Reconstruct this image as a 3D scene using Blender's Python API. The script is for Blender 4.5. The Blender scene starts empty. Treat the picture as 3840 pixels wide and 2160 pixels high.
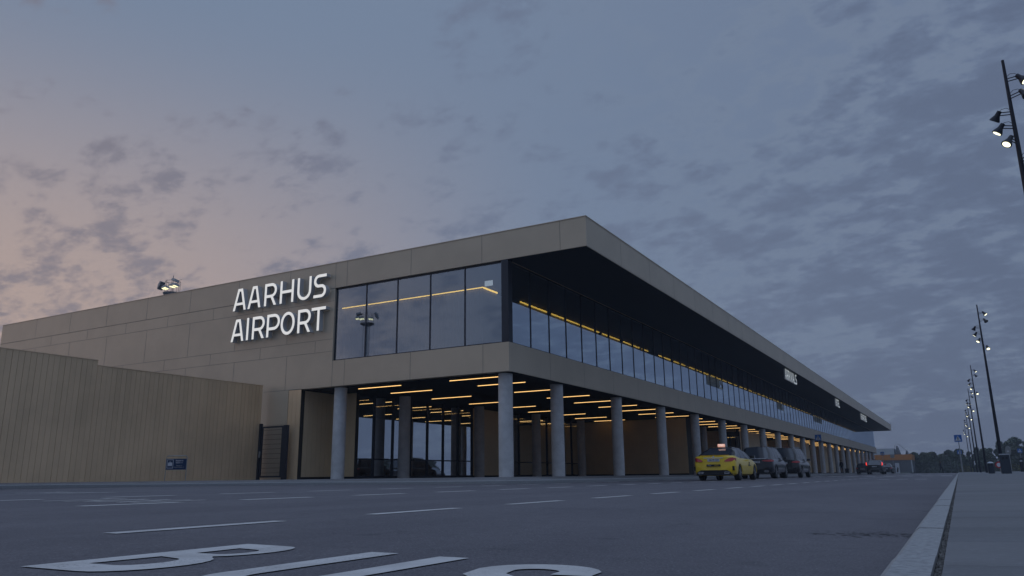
import bpy, bmesh, math, random
from mathutils import Vector, Matrix
random.seed(7)
S = bpy.context.scene
C = S.collection

# ------------------------------------------------------------------ camera
cam_d = bpy.data.cameras.new('camera'); cam = bpy.data.objects.new('camera', cam_d); C.objects.link(cam)
cam_d.sensor_width = 36.0; cam_d.lens = 2876.87 / 3840 * 36
cam_d.clip_start = 0.05; cam_d.clip_end = 3000
Rt = Vector((0.8698984, 0.4930932, -0.0116523)); Fw = Vector((-0.4764002, 0.8460989, 0.2390808)); Up = Vector((0.1277481, -0.2024249, 0.9709298))
cam.matrix_world = Matrix(((Rt.x, Up.x, -Fw.x, 0), (Rt.y, Up.y, -Fw.y, 0), (Rt.z, Up.z, -Fw.z, 0), (0, 0, 0, 1)))
S.camera = cam
S.render.resolution_x = 1024; S.render.resolution_y = 576
S.view_settings.view_transform = 'Standard'; S.view_settings.look = 'None'
S.view_settings.exposure = 0.0; S.view_settings.gamma = 1.0

def lin(r, g, b):
    f = lambda c: (c / 255 / 12.92) if c <= 10 else ((c / 255 + .055) / 1.055) ** 2.4
    return (f(r), f(g), f(b), 1)

# ------------------------------------------------------------------ world: dusk sky
class NT:
    def __init__(s, nt): s.nt = nt
    def n(s, t, **k):
        o = s.nt.nodes.new(t)
        for a, b in k.items(): setattr(o, a, b)
        return o
    def put(s, inp, v):
        if hasattr(v, 'is_linked') or hasattr(v, 'links'): s.nt.links.new(v, inp)
        else: inp.default_value = v
    def m(s, op, a, b=0.0, c=None):
        o = s.n('ShaderNodeMath', operation=op); s.put(o.inputs[0], a); s.put(o.inputs[1], b)
        if c is not None: s.put(o.inputs[2], c)
        return o.outputs[0]
    def step(s, v, a, b):
        o = s.n('ShaderNodeMapRange', interpolation_type='SMOOTHSTEP'); s.put(o.inputs[0], v)
        o.inputs[1].default_value = a; o.inputs[2].default_value = b; return o.outputs[0]
    def mix(s, f, a, b, mode='MIX'):
        o = s.n('ShaderNodeMix', data_type='RGBA', blend_type=mode)
        s.put(o.inputs[0], f); s.put(o.inputs[6], a); s.put(o.inputs[7], b); return o.outputs[2]
    def noise(s, vec, scale, det=5, rough=.55, dist=0.0):
        o = s.n('ShaderNodeTexNoise'); s.put(o.inputs['Vector'], vec); o.inputs['Scale'].default_value = scale
        o.inputs['Detail'].default_value = det; o.inputs['Roughness'].default_value = rough; o.inputs['Distortion'].default_value = dist
        return o.outputs[0]

W = bpy.data.worlds.new('World'); S.world = W; W.use_nodes = True
w = NT(W.node_tree); w.nt.nodes.clear()
geo = w.n('ShaderNodeTexCoord'); sep = w.n('ShaderNodeSeparateXYZ'); w.nt.links.new(geo.outputs['Generated'], sep.inputs[0])
dx, dy, dz = sep.outputs
az = w.m('MAXIMUM', dz, 0.0)
hz = w.m('POWER', w.m('ADD', w.m('MULTIPLY', dx, dx), w.m('MULTIPLY', dy, dy)), .5)
ax = w.m('DIVIDE', dx, w.m('MAXIMUM', hz, .001))          # -1 west ... +1 east, independent of height
blue = w.mix(w.step(ax, -.9, .35), lin(124, 138, 161), lin(102, 116, 141))
blue = w.mix(w.step(dz, .05, .5), blue, w.mix(w.step(ax, -.8, .3), lin(116, 132, 156), lin(106, 121, 147)))
pk = w.m('MULTIPLY', w.step(ax, -.38, -.93), w.step(dz, .56, .16))
sky = w.mix(pk, blue, lin(181, 160, 151))
low = w.m('MULTIPLY', w.step(dz, .16, -.02), w.step(ax, -.85, -.1))
sky = w.mix(w.m('MULTIPLY', low, .75), sky, lin(88, 99, 122))
den = w.m('ADD', az, .26)
cx = w.n('ShaderNodeCombineXYZ'); w.nt.links.new(w.m('DIVIDE', dx, den), cx.inputs[0]); w.nt.links.new(w.m('DIVIDE', dy, den), cx.inputs[1])
cv = cx.outputs[0]
mp = w.n('ShaderNodeMapping'); w.nt.links.new(cv, mp.inputs[0]); mp.inputs['Rotation'].default_value = (0, 0, .5); mp.inputs['Scale'].default_value = (1.0, 1.35, 1)
cv = mp.outputs[0]
big = w.noise(cv, 2.1, 3, .5); mid = w.noise(cv, 8.6, 7, .62, .15); fine = w.noise(cv, 21.0, 5, .6, .2)
d = w.m('ADD', w.m('MULTIPLY', big, .80), w.m('ADD', w.m('MULTIPLY', mid, .90), w.m('MULTIPLY', fine, .40)))
# more cover to the right and lower down, clear at the top left
cov = w.m('ADD', w.m('MULTIPLY', w.step(ax, -.8, .1), .11), w.m('MULTIPLY', w.step(dz, .52, .28), .17))
d = w.m('ADD', d, w.m('SUBTRACT', cov, .262))
cl = w.step(d, .91, 1.15)
cl = w.m('MULTIPLY', cl, w.step(dz, .0, .08))
ccol = w.mix(w.step(ax, -.5, -.95), w.mix(w.step(ax, -.7, .2), lin(104, 114, 137), lin(84, 95, 119)), lin(120, 116, 127))
sky = w.mix(w.m('MULTIPLY', cl, w.mix(w.step(ax, -.8, -.1), (.74,) * 3 + (1,), (.58,) * 3 + (1,))), sky, ccol)
# faint bright rims between the clouds on the right
rim = w.m('MULTIPLY', w.m('MULTIPLY', w.step(d, .80, .92), w.step(d, 1.02, .92)), w.step(ax, -.6, 0.))
sky = w.mix(w.m('MULTIPLY', rim, .35), sky, lin(122, 135, 154))
sky = w.mix(w.step(dz, -.01, -.06), sky, lin(50, 54, 66))
# brightness added to the out-of-view sky overhead and behind, to light the scene
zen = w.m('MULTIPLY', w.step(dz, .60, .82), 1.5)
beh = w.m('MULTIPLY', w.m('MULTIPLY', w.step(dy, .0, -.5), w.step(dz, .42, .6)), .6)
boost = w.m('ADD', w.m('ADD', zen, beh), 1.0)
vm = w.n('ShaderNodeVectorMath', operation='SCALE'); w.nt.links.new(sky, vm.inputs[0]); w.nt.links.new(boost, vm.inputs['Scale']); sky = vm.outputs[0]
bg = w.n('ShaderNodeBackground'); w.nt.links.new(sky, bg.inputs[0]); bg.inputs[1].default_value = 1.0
st = w.n('ShaderNodeTexSky', sky_type='NISHITA'); st.sun_disc = False; st.sun_elevation = math.radians(1.5); st.sun_rotation = math.radians(-95)
bg2 = w.n('ShaderNodeBackground'); w.nt.links.new(st.outputs[0], bg2.inputs[0]); bg2.inputs[1].default_value = 0.004
add = w.n('ShaderNodeAddShader'); w.nt.links.new(bg.outputs[0], add.inputs[0]); w.nt.links.new(bg2.outputs[0], add.inputs[1])
wo = w.n('ShaderNodeOutputWorld'); w.nt.links.new(add.outputs[0], wo.inputs[0])

sun_d = bpy.data.lights.new('sun', 'SUN'); sun = bpy.data.objects.new('sun', sun_d); C.objects.link(sun)
sun_d.energy = 0.06; sun_d.angle = math.radians(25); sun_d.color = (1, .72, .55)
sun.rotation_euler = Vector((-.93, -.33, .16)).to_track_quat('Z', 'Y').to_euler()

# ------------------------------------------------------------------ materials
def mat(name, col, rough=.6, metal=0.0, spec=.5, em=None, ems=1.0, var=0.0, vs=3.0, bump=0.0, bs=40.0, coat=0.0):
    m = bpy.data.materials.new(name); m.use_nodes = True
    t = NT(m.node_tree); b = m.node_tree.nodes['Principled BSDF']
    b.inputs['Roughness'].default_value = rough; b.inputs['Metallic'].default_value = metal
    b.inputs['Specular IOR Level'].default_value = spec; b.inputs['Coat Weight'].default_value = coat
    c = tuple(col) + ((1,) if len(col) == 3 else ())
    tc = t.n('ShaderNodeTexCoord').outputs['Object']
    if var > 0:
        f = t.noise(tc, vs, 6, .6)
        lo = tuple(x * (1 - var) for x in c[:3]) + (1,); hi = tuple(min(1, x * (1 + var)) for x in c[:3]) + (1,)
        t.put(b.inputs['Base Color'], t.mix(t.step(f, .3, .7), lo, hi))
    else: b.inputs['Base Color'].default_value = c
    if bump > 0:
        bn = t.n('ShaderNodeBump'); bn.inputs['Strength'].default_value = bump; bn.inputs['Distance'].default_value = .01
        t.nt.links.new(t.noise(tc, bs, 4, .6), bn.inputs['Height']); t.nt.links.new(bn.outputs[0], b.inputs['Normal'])
    if em:
        b.inputs['Emission Color'].default_value = tuple(em[:3]) + (1,); b.inputs['Emission Strength'].default_value = ems
    return m

def asphalt():
    m = bpy.data.materials.new('asphalt'); m.use_nodes = True; t = NT(m.node_tree); b = m.node_tree.nodes['Principled BSDF']
    g = t.n('ShaderNodeNewGeometry').outputs['Position']
    big = t.noise(g, .5, 5, .6); sp = t.noise(g, 90, 3, .7)
    mp2 = t.n('ShaderNodeMapping'); t.nt.links.new(g, mp2.inputs[0]); mp2.inputs['Scale'].default_value = (1.2, .08, 1)
    tracks = t.noise(mp2.outputs[0], .9, 4, .5)
    c = t.mix(t.step(big, .3, .72), lin(93, 90, 96), lin(106, 103, 108))
    c = t.mix(t.m('MULTIPLY', t.step(tracks, .42, .66), .35), c, lin(117, 114, 118))
    c = t.mix(t.m('MULTIPLY', t.step(t.noise(g, 7, 5, .7), .42, .66), .30), c, lin(78, 77, 83))
    c = t.mix(t.m('MULTIPLY', t.step(t.noise(g, 2.3, 3, .5), .66, .74), .5), c, lin(66, 65, 71))
    c = t.mix(t.m('MULTIPLY', t.step(sp, .56, .70), .8), c, lin(146, 146, 150))
    c = t.mix(t.m('MULTIPLY', t.step(sp, .45, .32), .8), c, lin(52, 54, 60))
    t.put(b.inputs['Base Color'], c); b.inputs['Roughness'].default_value = .78; b.inputs['Specular IOR Level'].default_value = .42
    bn = t.n('ShaderNodeBump'); bn.inputs['Strength'].default_value = .9; bn.inputs['Distance'].default_value = .008
    t.nt.links.new(t.noise(g, 110, 4, .7), bn.inputs['Height']); t.nt.links.new(bn.outputs[0], b.inputs['Normal'])
    return m

def slabs(name, c1, c2, w_, h_, joint):
    m = bpy.data.materials.new(name); m.use_nodes = True; t = NT(m.node_tree); b = m.node_tree.nodes['Principled BSDF']
    g = t.n('ShaderNodeNewGeometry').outputs['Position']
    br = t.n('ShaderNodeTexBrick'); mpb = t.n('ShaderNodeMapping'); mpb.inputs['Location'].default_value = (w_ * .37, 0, 0); t.nt.links.new(g, mpb.inputs[0]); t.nt.links.new(mpb.outputs[0], br.inputs[0]); br.inputs['Scale'].default_value = 1.0
    br.inputs['Brick Width'].default_value = w_; br.inputs['Row Height'].default_value = h_; br.inputs['Mortar Size'].default_value = .004
    br.inputs['Color1'].default_value = c1; br.inputs['Color2'].default_value = c2; br.inputs['Mortar'].default_value = joint
    n1 = t.noise(g, 1.1, 6, .65); n2 = t.noise(g, 60, 3, .6)
    c = t.mix(t.m('MULTIPLY', t.step(n1, .35, .7), .45), br.outputs[0], tuple(x * .66 for x in c1[:3]) + (1,))
    c = t.mix(t.m('MULTIPLY', t.step(n2, .5, .75), .35), c, tuple(x * 1.45 for x in c1[:3]) + (1,))
    mb_ = t.n('ShaderNodeMapping'); t.nt.links.new(g, mb_.inputs[0]); mb_.inputs['Scale'].default_value = (.35, 2.6, 1)
    c = t.mix(t.m('MULTIPLY', t.step(t.noise(mb_.outputs[0], 1.0, 4, .6), .48, .68), .42), c, tuple(x * .55 for x in c1[:3]) + (1,))
    t.put(b.inputs['Base Color'], c); b.inputs['Roughness'].default_value = .8; b.inputs['Specular IOR Level'].default_value = .4
    bn = t.n('ShaderNodeBump'); bn.inputs['Strength'].default_value = .35; bn.inputs['Distance'].default_value = .004
    t.nt.links.new(t.noise(g, 120, 4, .7), bn.inputs['Height']); t.nt.links.new(bn.outputs[0], b.inputs['Normal'])
    return m

def glass(name, tint, g0, see=(.55, .6, .66)):
    m = bpy.data.materials.new(name); m.use_nodes = True; t = NT(m.node_tree); t.nt.nodes.clear()
    gl = t.n('ShaderNodeBsdfGlossy'); gl.inputs['Color'].default_value = tint + (1,); gl.inputs['Roughness'].default_value = 0.012
    tr = t.n('ShaderNodeBsdfTransparent'); tr.inputs['Color'].default_value = see + (1,)
    lw = t.n('ShaderNodeLayerWeight'); lw.inputs[0].default_value = .5
    f = t.m('MINIMUM', t.m('ADD', t.m('MULTIPLY', lw.outputs['Facing'], .97 - g0), g0), .93)
    bn = t.n('ShaderNodeBump'); bn.inputs['Strength'].default_value = .05; bn.inputs['Distance'].default_value = .02
    t.nt.links.new(t.noise(t.n('ShaderNodeNewGeometry').outputs['Position'], .55, 2, .4), bn.inputs['Height']); t.nt.links.new(bn.outputs[0], gl.inputs['Normal'])
    mx = t.n('ShaderNodeMixShader'); t.put(mx.inputs[0], f); t.nt.links.new(tr.outputs[0], mx.inputs[1]); t.nt.links.new(gl.outputs[0], mx.inputs[2])
    o = t.n('ShaderNodeOutputMaterial'); t.nt.links.new(mx.outputs[0], o.inputs[0]); return m

M = {}
M['asphalt'] = asphalt()
M['seam'] = mat('bitumen seam', (.035, .036, .04), .8)
def road_paint():
    m = bpy.data.materials.new('road paint'); m.use_nodes = True; t = NT(m.node_tree); b = m.node_tree.nodes['Principled BSDF']
    g = t.n('ShaderNodeNewGeometry').outputs['Position']
    c = t.mix(t.step(t.noise(g, 4, 5, .6), .3, .7), (.47, .455, .44, 1), (.60, .585, .57, 1))
    wear = t.m('MULTIPLY', t.step(t.noise(g, 75, 4, .75), .50, .68), t.step(t.noise(g, 3.2, 4, .6), .38, .70))
    c = t.mix(t.m('MULTIPLY', wear, .85), c, lin(100, 98, 102))
    t.put(b.inputs['Base Color'], c); b.inputs['Roughness'].default_value = .78
    bn = t.n('ShaderNodeBump'); bn.inputs['Strength'].default_value = .5; bn.inputs['Distance'].default_value = .004
    t.nt.links.new(t.noise(g, 110, 4, .7), bn.inputs['Height']); t.nt.links.new(bn.outputs[0], b.inputs['Normal']); return m
M['paint'] = road_paint()
M['kerb'] = mat('granite kerb', (.29, .295, .30), .8, var=.22, vs=60, bump=.6, bs=70)
M['gravel'] = mat('gravel joint', (.20, .19, .18), .95, var=.7, vs=90, bump=1, bs=90)
M['pave'] = slabs('paving', lin(118, 118, 120), lin(108, 109, 112), 40.0, .6, lin(96, 96, 99))
M['pave2'] = slabs('terminal paving', lin(128, 128, 130), lin(118, 118, 121), .6, .6, lin(84, 84, 88))
M['grass'] = mat('grass', (.035, .05, .018), .95, var=.5, vs=.4)
M['panel'] = mat('bronze panel', (.565, .475, .355), .42, .25, .5, var=.05, vs=.6)
M['panel_lt'] = mat('grey panel', (.565, .475, .355), .5, .2, .5, var=.05, vs=.6)
M['joint'] = mat('panel joint', (.24, .21, .18), .8)
M['soffit'] = mat('black soffit', (.003, .008, .016), .55, spec=.25, var=.2, vs=2)
M['ceiling'] = mat('black ceiling', (.004, .006, .011), .7, spec=.2)
M['steel'] = mat('dark steel', (.03, .035, .05), .45, .3)
M['concrete'] = mat('concrete column', (.54, .54, .54), .75, var=.13, vs=2.2, bump=.25, bs=30)
M['slat'] = mat('golden slat', (.79, .575, .36), .45, .35, .5, var=.08, vs=.5)
M['slat_b'] = mat('golden slat lighter', (.81, .59, .37), .45, .35, .5, var=.08, vs=.5)
M['slat_c'] = mat('golden slat duller', (.765, .557, .347), .45, .35, .5, var=.1, vs=.5)
M['slat_in'] = mat('brown slat', (.68, .53, .34), .5, .2, .5, var=.08, vs=.5)
M['groove'] = mat('slat groove', (.03, .025, .02), .8)
M['plinth'] = mat('dark plinth', (.012, .014, .02), .7)
M['glass_up'] = glass('window glass', (.74, .86, 1.0), .25, (.75, .75, .73))
M['glass_lo'] = glass('lobby glass', (.80, .87, .94), .62, (.8, .82, .82))
M['strip'] = mat('ceiling strip light', (.9, .7, .4), .5, em=(1, .58, .20), ems=1.8)
M['strip_in'] = mat('cove strip light', (.9, .7, .3), .5, em=(1, .66, .12), ems=1.6)
M['letter'] = mat('lit letter face', (.8, .8, .78), .5, em=(1, .96, .88), ems=.56)
M['letter_side'] = mat('letter side', (.52, .52, .52), .55)
M['letter_far'] = mat('small lit letter face', (.8, .8, .8), .5, em=(.93, 1, .98), ems=.36)
M['notice'] = mat('lit notice', (.6, .65, .7), .5, em=(.7, .85, 1), ems=.5)
M['inwall'] = mat('inner wall', (.30, .28, .24), .7)
M['black'] = mat('black plastic', (.012, .013, .016), .5)
M['rubber'] = mat('tyre rubber', (.015, .016, .018), .8)
M['rim'] = mat('wheel alloy', (.28, .29, .31), .3, .8)
M['chrome'] = mat('chrome', (.75, .77, .8), .15, 1)
M['carglass'] = mat('car glass', (.06, .07, .09), .05, .10, spec=.9)
M['yellow'] = mat('yellow paint', (.92, .63, .02), .3, spec=.5, coat=.6)
M['darkpaint'] = mat('dark blue grey paint', (.010, .012, .018), .25, .0, coat=.7)
M['blackpaint'] = mat('black car paint', (.008, .008, .010), .25, .0, coat=.7)
M['greypaint'] = mat('grey car paint', (.018, .02, .024), .3, .0, coat=.5)
M['lens'] = mat('red lens', (.55, .03, .035), .2, coat=1.0)
M['lens_on'] = mat('lit red lens', (.4, .02, .02), .3, em=(1, .05, .03), ems=1.3)
M['roof_on'] = mat('lit roof sign', (.8, .6, .5), .4, em=(1, .50, .36), ems=.6)
M['roof_off'] = mat('unlit roof sign', (.22, .08, .07), .5)
M['white'] = mat('white plate', (.62, .64, .68), .5)
M['greym'] = mat('galvanised metal', (.36, .37, .38), .5, .4)
M['blue'] = mat('sign blue', (.02, .13, .42), .5)
M['navy'] = mat('board navy', (.008, .03, .09), .5)
M['red'] = mat('sign red', (.5, .03, .04), .5)
M['pole'] = mat('black mast', (.014, .016, .026), .5, .3)
M['spot_on'] = mat('lit spot lens', (.9, .9, .8), .3, em=(1, .97, .68), ems=2.0)
M['flood_on'] = mat('lit flood lens', (.9, .9, .8), .3, em=(1, .9, .5), ems=1.6)
M['bin'] = mat('bin metal', (.045, .055, .075), .5, .3)
M['lid'] = mat('bin lid', (.42, .44, .48), .5)
M['orange'] = mat('orange cladding', (.46, .19, .05), .6)
M['darkclad'] = mat('grey cladding', (.11, .12, .14), .6)
M['hangar'] = mat('pale hangar', (.42, .47, .52), .6)
M['bark'] = mat('bark', (.05, .04, .03), .9)
M['leaf1'] = mat('dark foliage', (.07, .10, .07), .8, var=.6, vs=.9)
M['leaf2'] = mat('mid foliage', (.09, .11, .07), .8, var=.6, vs=.9)
M['leaf3'] = mat('olive foliage', (.12, .12, .04), .8, var=.5, vs=.9)
M['mesh_wire'] = mat('fence wire', (.20, .22, .24), .6, .4)
M['cloth_d'] = mat('dark clothes', (.015, .017, .025), .9)
M['cloth_b'] = mat('jeans', (.02, .03, .07), .9)
M['skin'] = mat('skin', (.35, .2, .14), .6)
M['hair'] = mat('hair', (.12, .08, .05), .7)
M['pink'] = mat('pink cloth', (.5, .12, .2), .8)

# ------------------------------------------------------------------ mesh helpers
class MB:
    def __init__(s): s.v = []; s.f = []; s.mi = []; s.cur = 0
    def face(s, pts):
        n = len(s.v); s.v += [tuple(p) for p in pts]; s.f.append(tuple(range(n, n + len(pts)))); s.mi.append(s.cur)
    def box(s, x0, x1, y0, y1, z0, z1):
        n = len(s.v)
        s.v += [(x0, y0, z0), (x1, y0, z0), (x1, y1, z0), (x0, y1, z0), (x0, y0, z1), (x1, y0, z1), (x1, y1, z1), (x0, y1, z1)]
        for q in ((0, 3, 2, 1), (4, 5, 6, 7), (0, 1, 5, 4), (1, 2, 6, 5), (2, 3, 7, 6), (3, 0, 4, 7)):
            s.f.append(tuple(n + i for i in q)); s.mi.append(s.cur)
    def tube(s, pts, rs, seg=12, cap=True):
        pts = [Vector(p) for p in pts]; rings = []
        if not hasattr(rs, '__len__'): rs = [rs] * len(pts)
        for i, p in enumerate(pts):
            d_ = (pts[min(i + 1, len(pts) - 1)] - pts[max(i - 1, 0)]).normalized()
            a = d_.cross(Vector((0, 0, 1)))
            if a.length < .05: a = d_.cross(Vector((1, 0, 0)))
            a.normalize(); b = d_.cross(a)
            n = len(s.v); rings.append(n)
            for k in range(seg):
                t_ = 2 * math.pi * k / seg
                s.v.append(tuple(p + (a * math.cos(t_) + b * math.sin(t_)) * rs[i]))
        for a, b in zip(rings, rings[1:]):
            for k in range(seg):
                s.f.append((a + k, a + (k + 1) % seg, b + (k + 1) % seg, b + k)); s.mi.append(s.cur)
        if cap:
            s.f.append(tuple(rings[0] + k for k in range(seg))[::-1]); s.mi.append(s.cur)
            s.f.append(tuple(rings[-1] + k for k in range(seg))); s.mi.append(s.cur)
    def prism(s, poly, axis, a, b):
        # poly in 2D extruded along axis from a to b
        def P(p, h): return {'x': (h, p[0], p[1]), 'y': (p[0], h, p[1]), 'z': (p[0], p[1], h)}[axis]
        n = len(s.v); k = len(poly)
        s.v += [P(p, a) for p in poly] + [P(p, b) for p in poly]
        s.f.append(tuple(range(n, n + k))[::-1]); s.mi.append(s.cur); s.f.append(tuple(range(n + k, n + 2 * k))); s.mi.append(s.cur)
        for i in range(k):
            j = (i + 1) % k; s.f.append((n + i, n + j, n + k + j, n + k + i)); s.mi.append(s.cur)
    def build(s, name, mats, parent=None, smooth=False, recalc=True):
        me = bpy.data.meshes.new(name); me.from_pydata(s.v, [], s.f)
        if not isinstance(mats, (list, tuple)): mats = [mats]
        for m_ in mats: me.materials.append(m_)
        for p, i in zip(me.polygons, s.mi): p.material_index = i
        if recalc:
            b = bmesh.new(); b.from_mesh(me); bmesh.ops.recalc_face_normals(b, faces=b.faces); b.to_mesh(me); b.free()
        if smooth:
            me.shade_smooth()
            try: me.set_sharp_from_angle(angle=math.radians(smooth if smooth is not True else 40))
            except Exception: pass
        o = bpy.data.objects.new(name, me); C.objects.link(o)
        if parent: o.parent = parent
        return o

def tag(o, label=None, cat=None, group=None, kind=None):
    if label: o['label'] = label
    if cat: o['category'] = cat
    if group: o['group'] = group
    if kind: o['kind'] = kind
    return o
def thing(name, label, cat, loc=(0, 0, 0), rz=0.0, group=None):
    o = bpy.data.objects.new(name, None); C.objects.link(o); o.location = loc; o.rotation_euler = (0, 0, rz); o.empty_display_size = .2
    return tag(o, label, cat, group)
kids = {}
def copy_tree(o, parent=None):
    c = o.copy(); C.objects.link(c); c.parent = parent
    for ch in [x for x in C.objects if x.parent == o]: copy_tree(ch, c)
    return c
def place(src, loc, rz=0.0, label=None, group=None, first=False):
    c = src if first else copy_tree(src)
    c.location = loc; c.rotation_euler = (0, 0, rz)
    if label: c['label'] = label
    if group: c['group'] = group
    return c

def strip2d(pts, t, closed=False):
    """offset a centre line by t/2 both ways with mitres -> list of quads (2D)"""
    P = []
    for p in pts:
        p = Vector(p)
        if not P or (p - P[-1]).length > 1e-4: P.append(p)
    if closed and (P[0] - P[-1]).length < 1e-4: P.pop()
    n = len(P); L = []; Rr = []
    for i in range(n):
        a = P[(i - 1) % n] if (closed or i > 0) else None; b = P[(i + 1) % n] if (closed or i < n - 1) else None
        d1 = (P[i] - a).normalized() if a is not None else None; d2 = (b - P[i]).normalized() if b is not None else None
        if d1 is None: d1 = d2
        if d2 is None: d2 = d1
        nn = Vector((-(d1 + d2).y, (d1 + d2).x)).normalized(); c_ = nn.dot(Vector((-d1.y, d1.x)))
        o = nn * (t / 2 / max(c_, .35)); L.append(P[i] + o); Rr.append(P[i] - o)
    q = []
    for i in range(n if closed else n - 1):
        j = (i + 1) % n; q.append((L[i], L[j], Rr[j], Rr[i]))
    return q, L, Rr
def arc(cx_, cy_, rx, ry, a0, a1, n=8):
    return [(cx_ + rx * math.cos(math.radians(a0 + (a1 - a0) * i / n)), cy_ + ry * math.sin(math.radians(a0 + (a1 - a0) * i / n))) for i in range(n + 1)]

def glyph(ch, w_, h, t):
    """strokes of a narrow rounded sans capital: ('l', centreline, closed) or ('q', quad)"""
    k = t / 2; r = min(w_ * .42, h * .24); out = []
    def diag(x0, y0, x1, y1, ht=None):
        L = math.hypot(x1 - x0, y1 - y0); hx = (ht or t) / 2 * L / abs(y1 - y0); out.append(('q', [(x0 - hx, y0), (x0 + hx, y0), (x1 + hx, y1), (x1 - hx, y1)]))
    if ch == 'A':
        diag(k * 1.05, 0, w_ * .40, h); diag(w_ - k * 1.05, 0, w_ * .60, h); out.append(('q', [(w_ * .36, h - t), (w_ * .64, h - t), (w_ * .66, h), (w_ * .34, h)]))
        out.append(('q', [(w_ * .2, h * .24), (w_ * .8, h * .24), (w_ * .77, h * .24 + t * .9), (w_ * .23, h * .24 + t * .9)]))
    elif ch in 'RP':
        out.append(('l', [(k, 0), (k, h)], 0)); m_ = .42 if ch == 'R' else .36
        yb = h * m_; rr = min(w_ * .5, (h - k - yb) / 2)
        out.append(('l', [(t * .9, h - k)] + arc(w_ - k - rr, h - k - rr, rr, rr, 90, 0) + arc(w_ - k - rr, yb + rr, rr, rr, 0, -90) + [(t * .9, yb)], 0))
        if ch == 'R': diag(w_ - k * 1.1, 0, w_ * .58, yb)
    elif ch == 'H':
        out += [('l', [(k, 0), (k, h)], 0), ('l', [(w_ - k, 0), (w_ - k, h)], 0), ('l', [(t * .9, h * .5), (w_ - t * .9, h * .5)], 0)]
    elif ch == 'U':
        rr = w_ / 2 - k; out.append(('l', [(k, h)] + arc(w_ / 2, k + rr, rr, rr, 180, 360, 14) + [(w_ - k, h)], 0))
    elif ch == 'S':
        r1 = (h - t) / 4; x1 = w_ - k
        out.append(('l', [(w_, h - k)] + arc(k + r1, h - k - r1, r1, r1, 90, 180) + arc(k + r1, h - k - r1, r1, r1, 180, 262)[1:]
                    + arc(x1 - r1, k + r1, r1, r1, 82, 0) + arc(x1 - r1, k + r1, r1, r1, 0, -90)[1:] + [(0, k)], 0))
    elif ch == 'O':
        rr = w_ / 2 - k; ry = rr * 1.25
        out.append(('l', arc(w_ / 2, h - k - ry, rr, ry, 180, 0, 12) + arc(w_ / 2, k + ry, rr, ry, 0, -180, 12), 1))
    elif ch == 'I': out.append(('l', [(w_ / 2, 0), (w_ / 2, h)], 0))
    elif ch == 'T': out += [('l', [(0, h - k), (w_, h - k)], 0), ('l', [(w_ / 2, 0), (w_ / 2, h - t * .9)], 0)]
    elif ch == 'V': diag(w_ * .46, 0, k, h); diag(w_ * .54, 0, w_ - k, h)
    elif ch == 'L': out.append(('l', [(k, h), (k, k), (w_, k)], 0))
    elif ch == 'E': out += [('l', [(w_, h - k), (k, h - k), (k, k), (w_, k)], 0), ('l', [(t * .9, h * .5), (w_ * .9, h * .5)], 0)]
    elif ch == 'D':
        rr = w_ * .6; out.append(('l', [(k, k), (w_ - k - rr, k)] + arc(w_ - k - rr, k + rr, rr, rr, -90, 0) + arc(w_ - k - rr, h - k - rr, rr, rr, 0, 90) + [(k, h - k)], 1))
    elif ch == 'X': diag(k, 0, w_ - k, h); diag(w_ - k, 0, k, h)
    return out
def letter(ch, w_, h, t, to3, depth, name, mats, parent):
    """extruded channel letter; to3(u, v, d) maps glyph plane + depth to 3D"""
    mb = MB(); i = 0
    for st_ in glyph(ch, w_, h, t):
        e = .002 * i; i += 1
        if st_[0] == 'q': L = [Vector(p) for p in st_[1][::-1][:2]][::-1]; quads = [tuple(Vector(p) for p in st_[1])]; loops = [[Vector(p) for p in st_[1]]]
        else:
            quads, A_, B_ = strip2d(st_[1], t, bool(st_[2])); loops = [A_, B_] if st_[2] else [A_ + B_[::-1]]
        mb.cur = 0
        for q in quads: mb.face([to3(p[0], p[1], -e) for p in q])
        mb.cur = 1
        for lp in loops:
            for a, b in zip(lp, lp[1:] + lp[:1]): mb.face([to3(a[0], a[1], -e), to3(b[0], b[1], -e), to3(b[0], b[1], depth), to3(a[0], a[1], depth)])
    return mb.build(name, mats, parent)

def text_mesh(txt, size, ext=.0, align='CENTER'):
    cu = bpy.data.curves.new('txt', 'FONT'); cu.body = txt; cu.size = size; cu.extrude = ext; cu.align_x = align; cu.align_y = 'CENTER'
    ob = bpy.data.objects.new('txt', cu); C.objects.link(ob)
    dg = bpy.context.evaluated_depsgraph_get(); me = bpy.data.meshes.new_from_object(ob.evaluated_get(dg)); bpy.data.objects.remove(ob); return me
def text_obj(txt, size, name, m_, parent, loc, rot, ext=.002, sx=1.0):
    me = text_mesh(txt, size, ext); me.materials.clear(); me.materials.append(m_)
    o = bpy.data.objects.new(name, me); C.objects.link(o); o.parent = parent; o.location = loc; o.rotation_euler = rot; o.scale = (sx, 1, 1); return o

# ------------------------------------------------------------------ ground
RP = [(-90, -.20), (-26, -.19), (-12.5, -.245), (-9, -.262), (-4.3, -.292), (-.15, -.30), (30, -.30)]
def zr(x):
    for (a, za), (b, zb) in zip(RP, RP[1:]):
        if x <= b: return za + (zb - za) * max(0, (x - a)) / (b - a)
    return -.3
g = MB(); g.face([(-1500, -300, -.62), (1500, -300, -.62), (1500, 2500, -.62), (-1500, 2500, -.62)]); tag(g.build('ground', M['grass']), kind='structure')
g = MB()
for (a, za), (b, zb) in zip(RP, RP[1:]):
    if a >= -.3: continue
    for y0, y1 in ((-25, 20), (20, 80), (80, 200)): g.face([(a, y0, za), (b, y0, zb), (b, y1, zb), (a, y1, za)])
rs0 = random.Random(8); g.cur = 1
def zroad(x):
    for (a, za), (b, zb) in zip(RP, RP[1:]):
        if x <= b: return za + (zb - za) * max(0, (x - a)) / (b - a)
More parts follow.
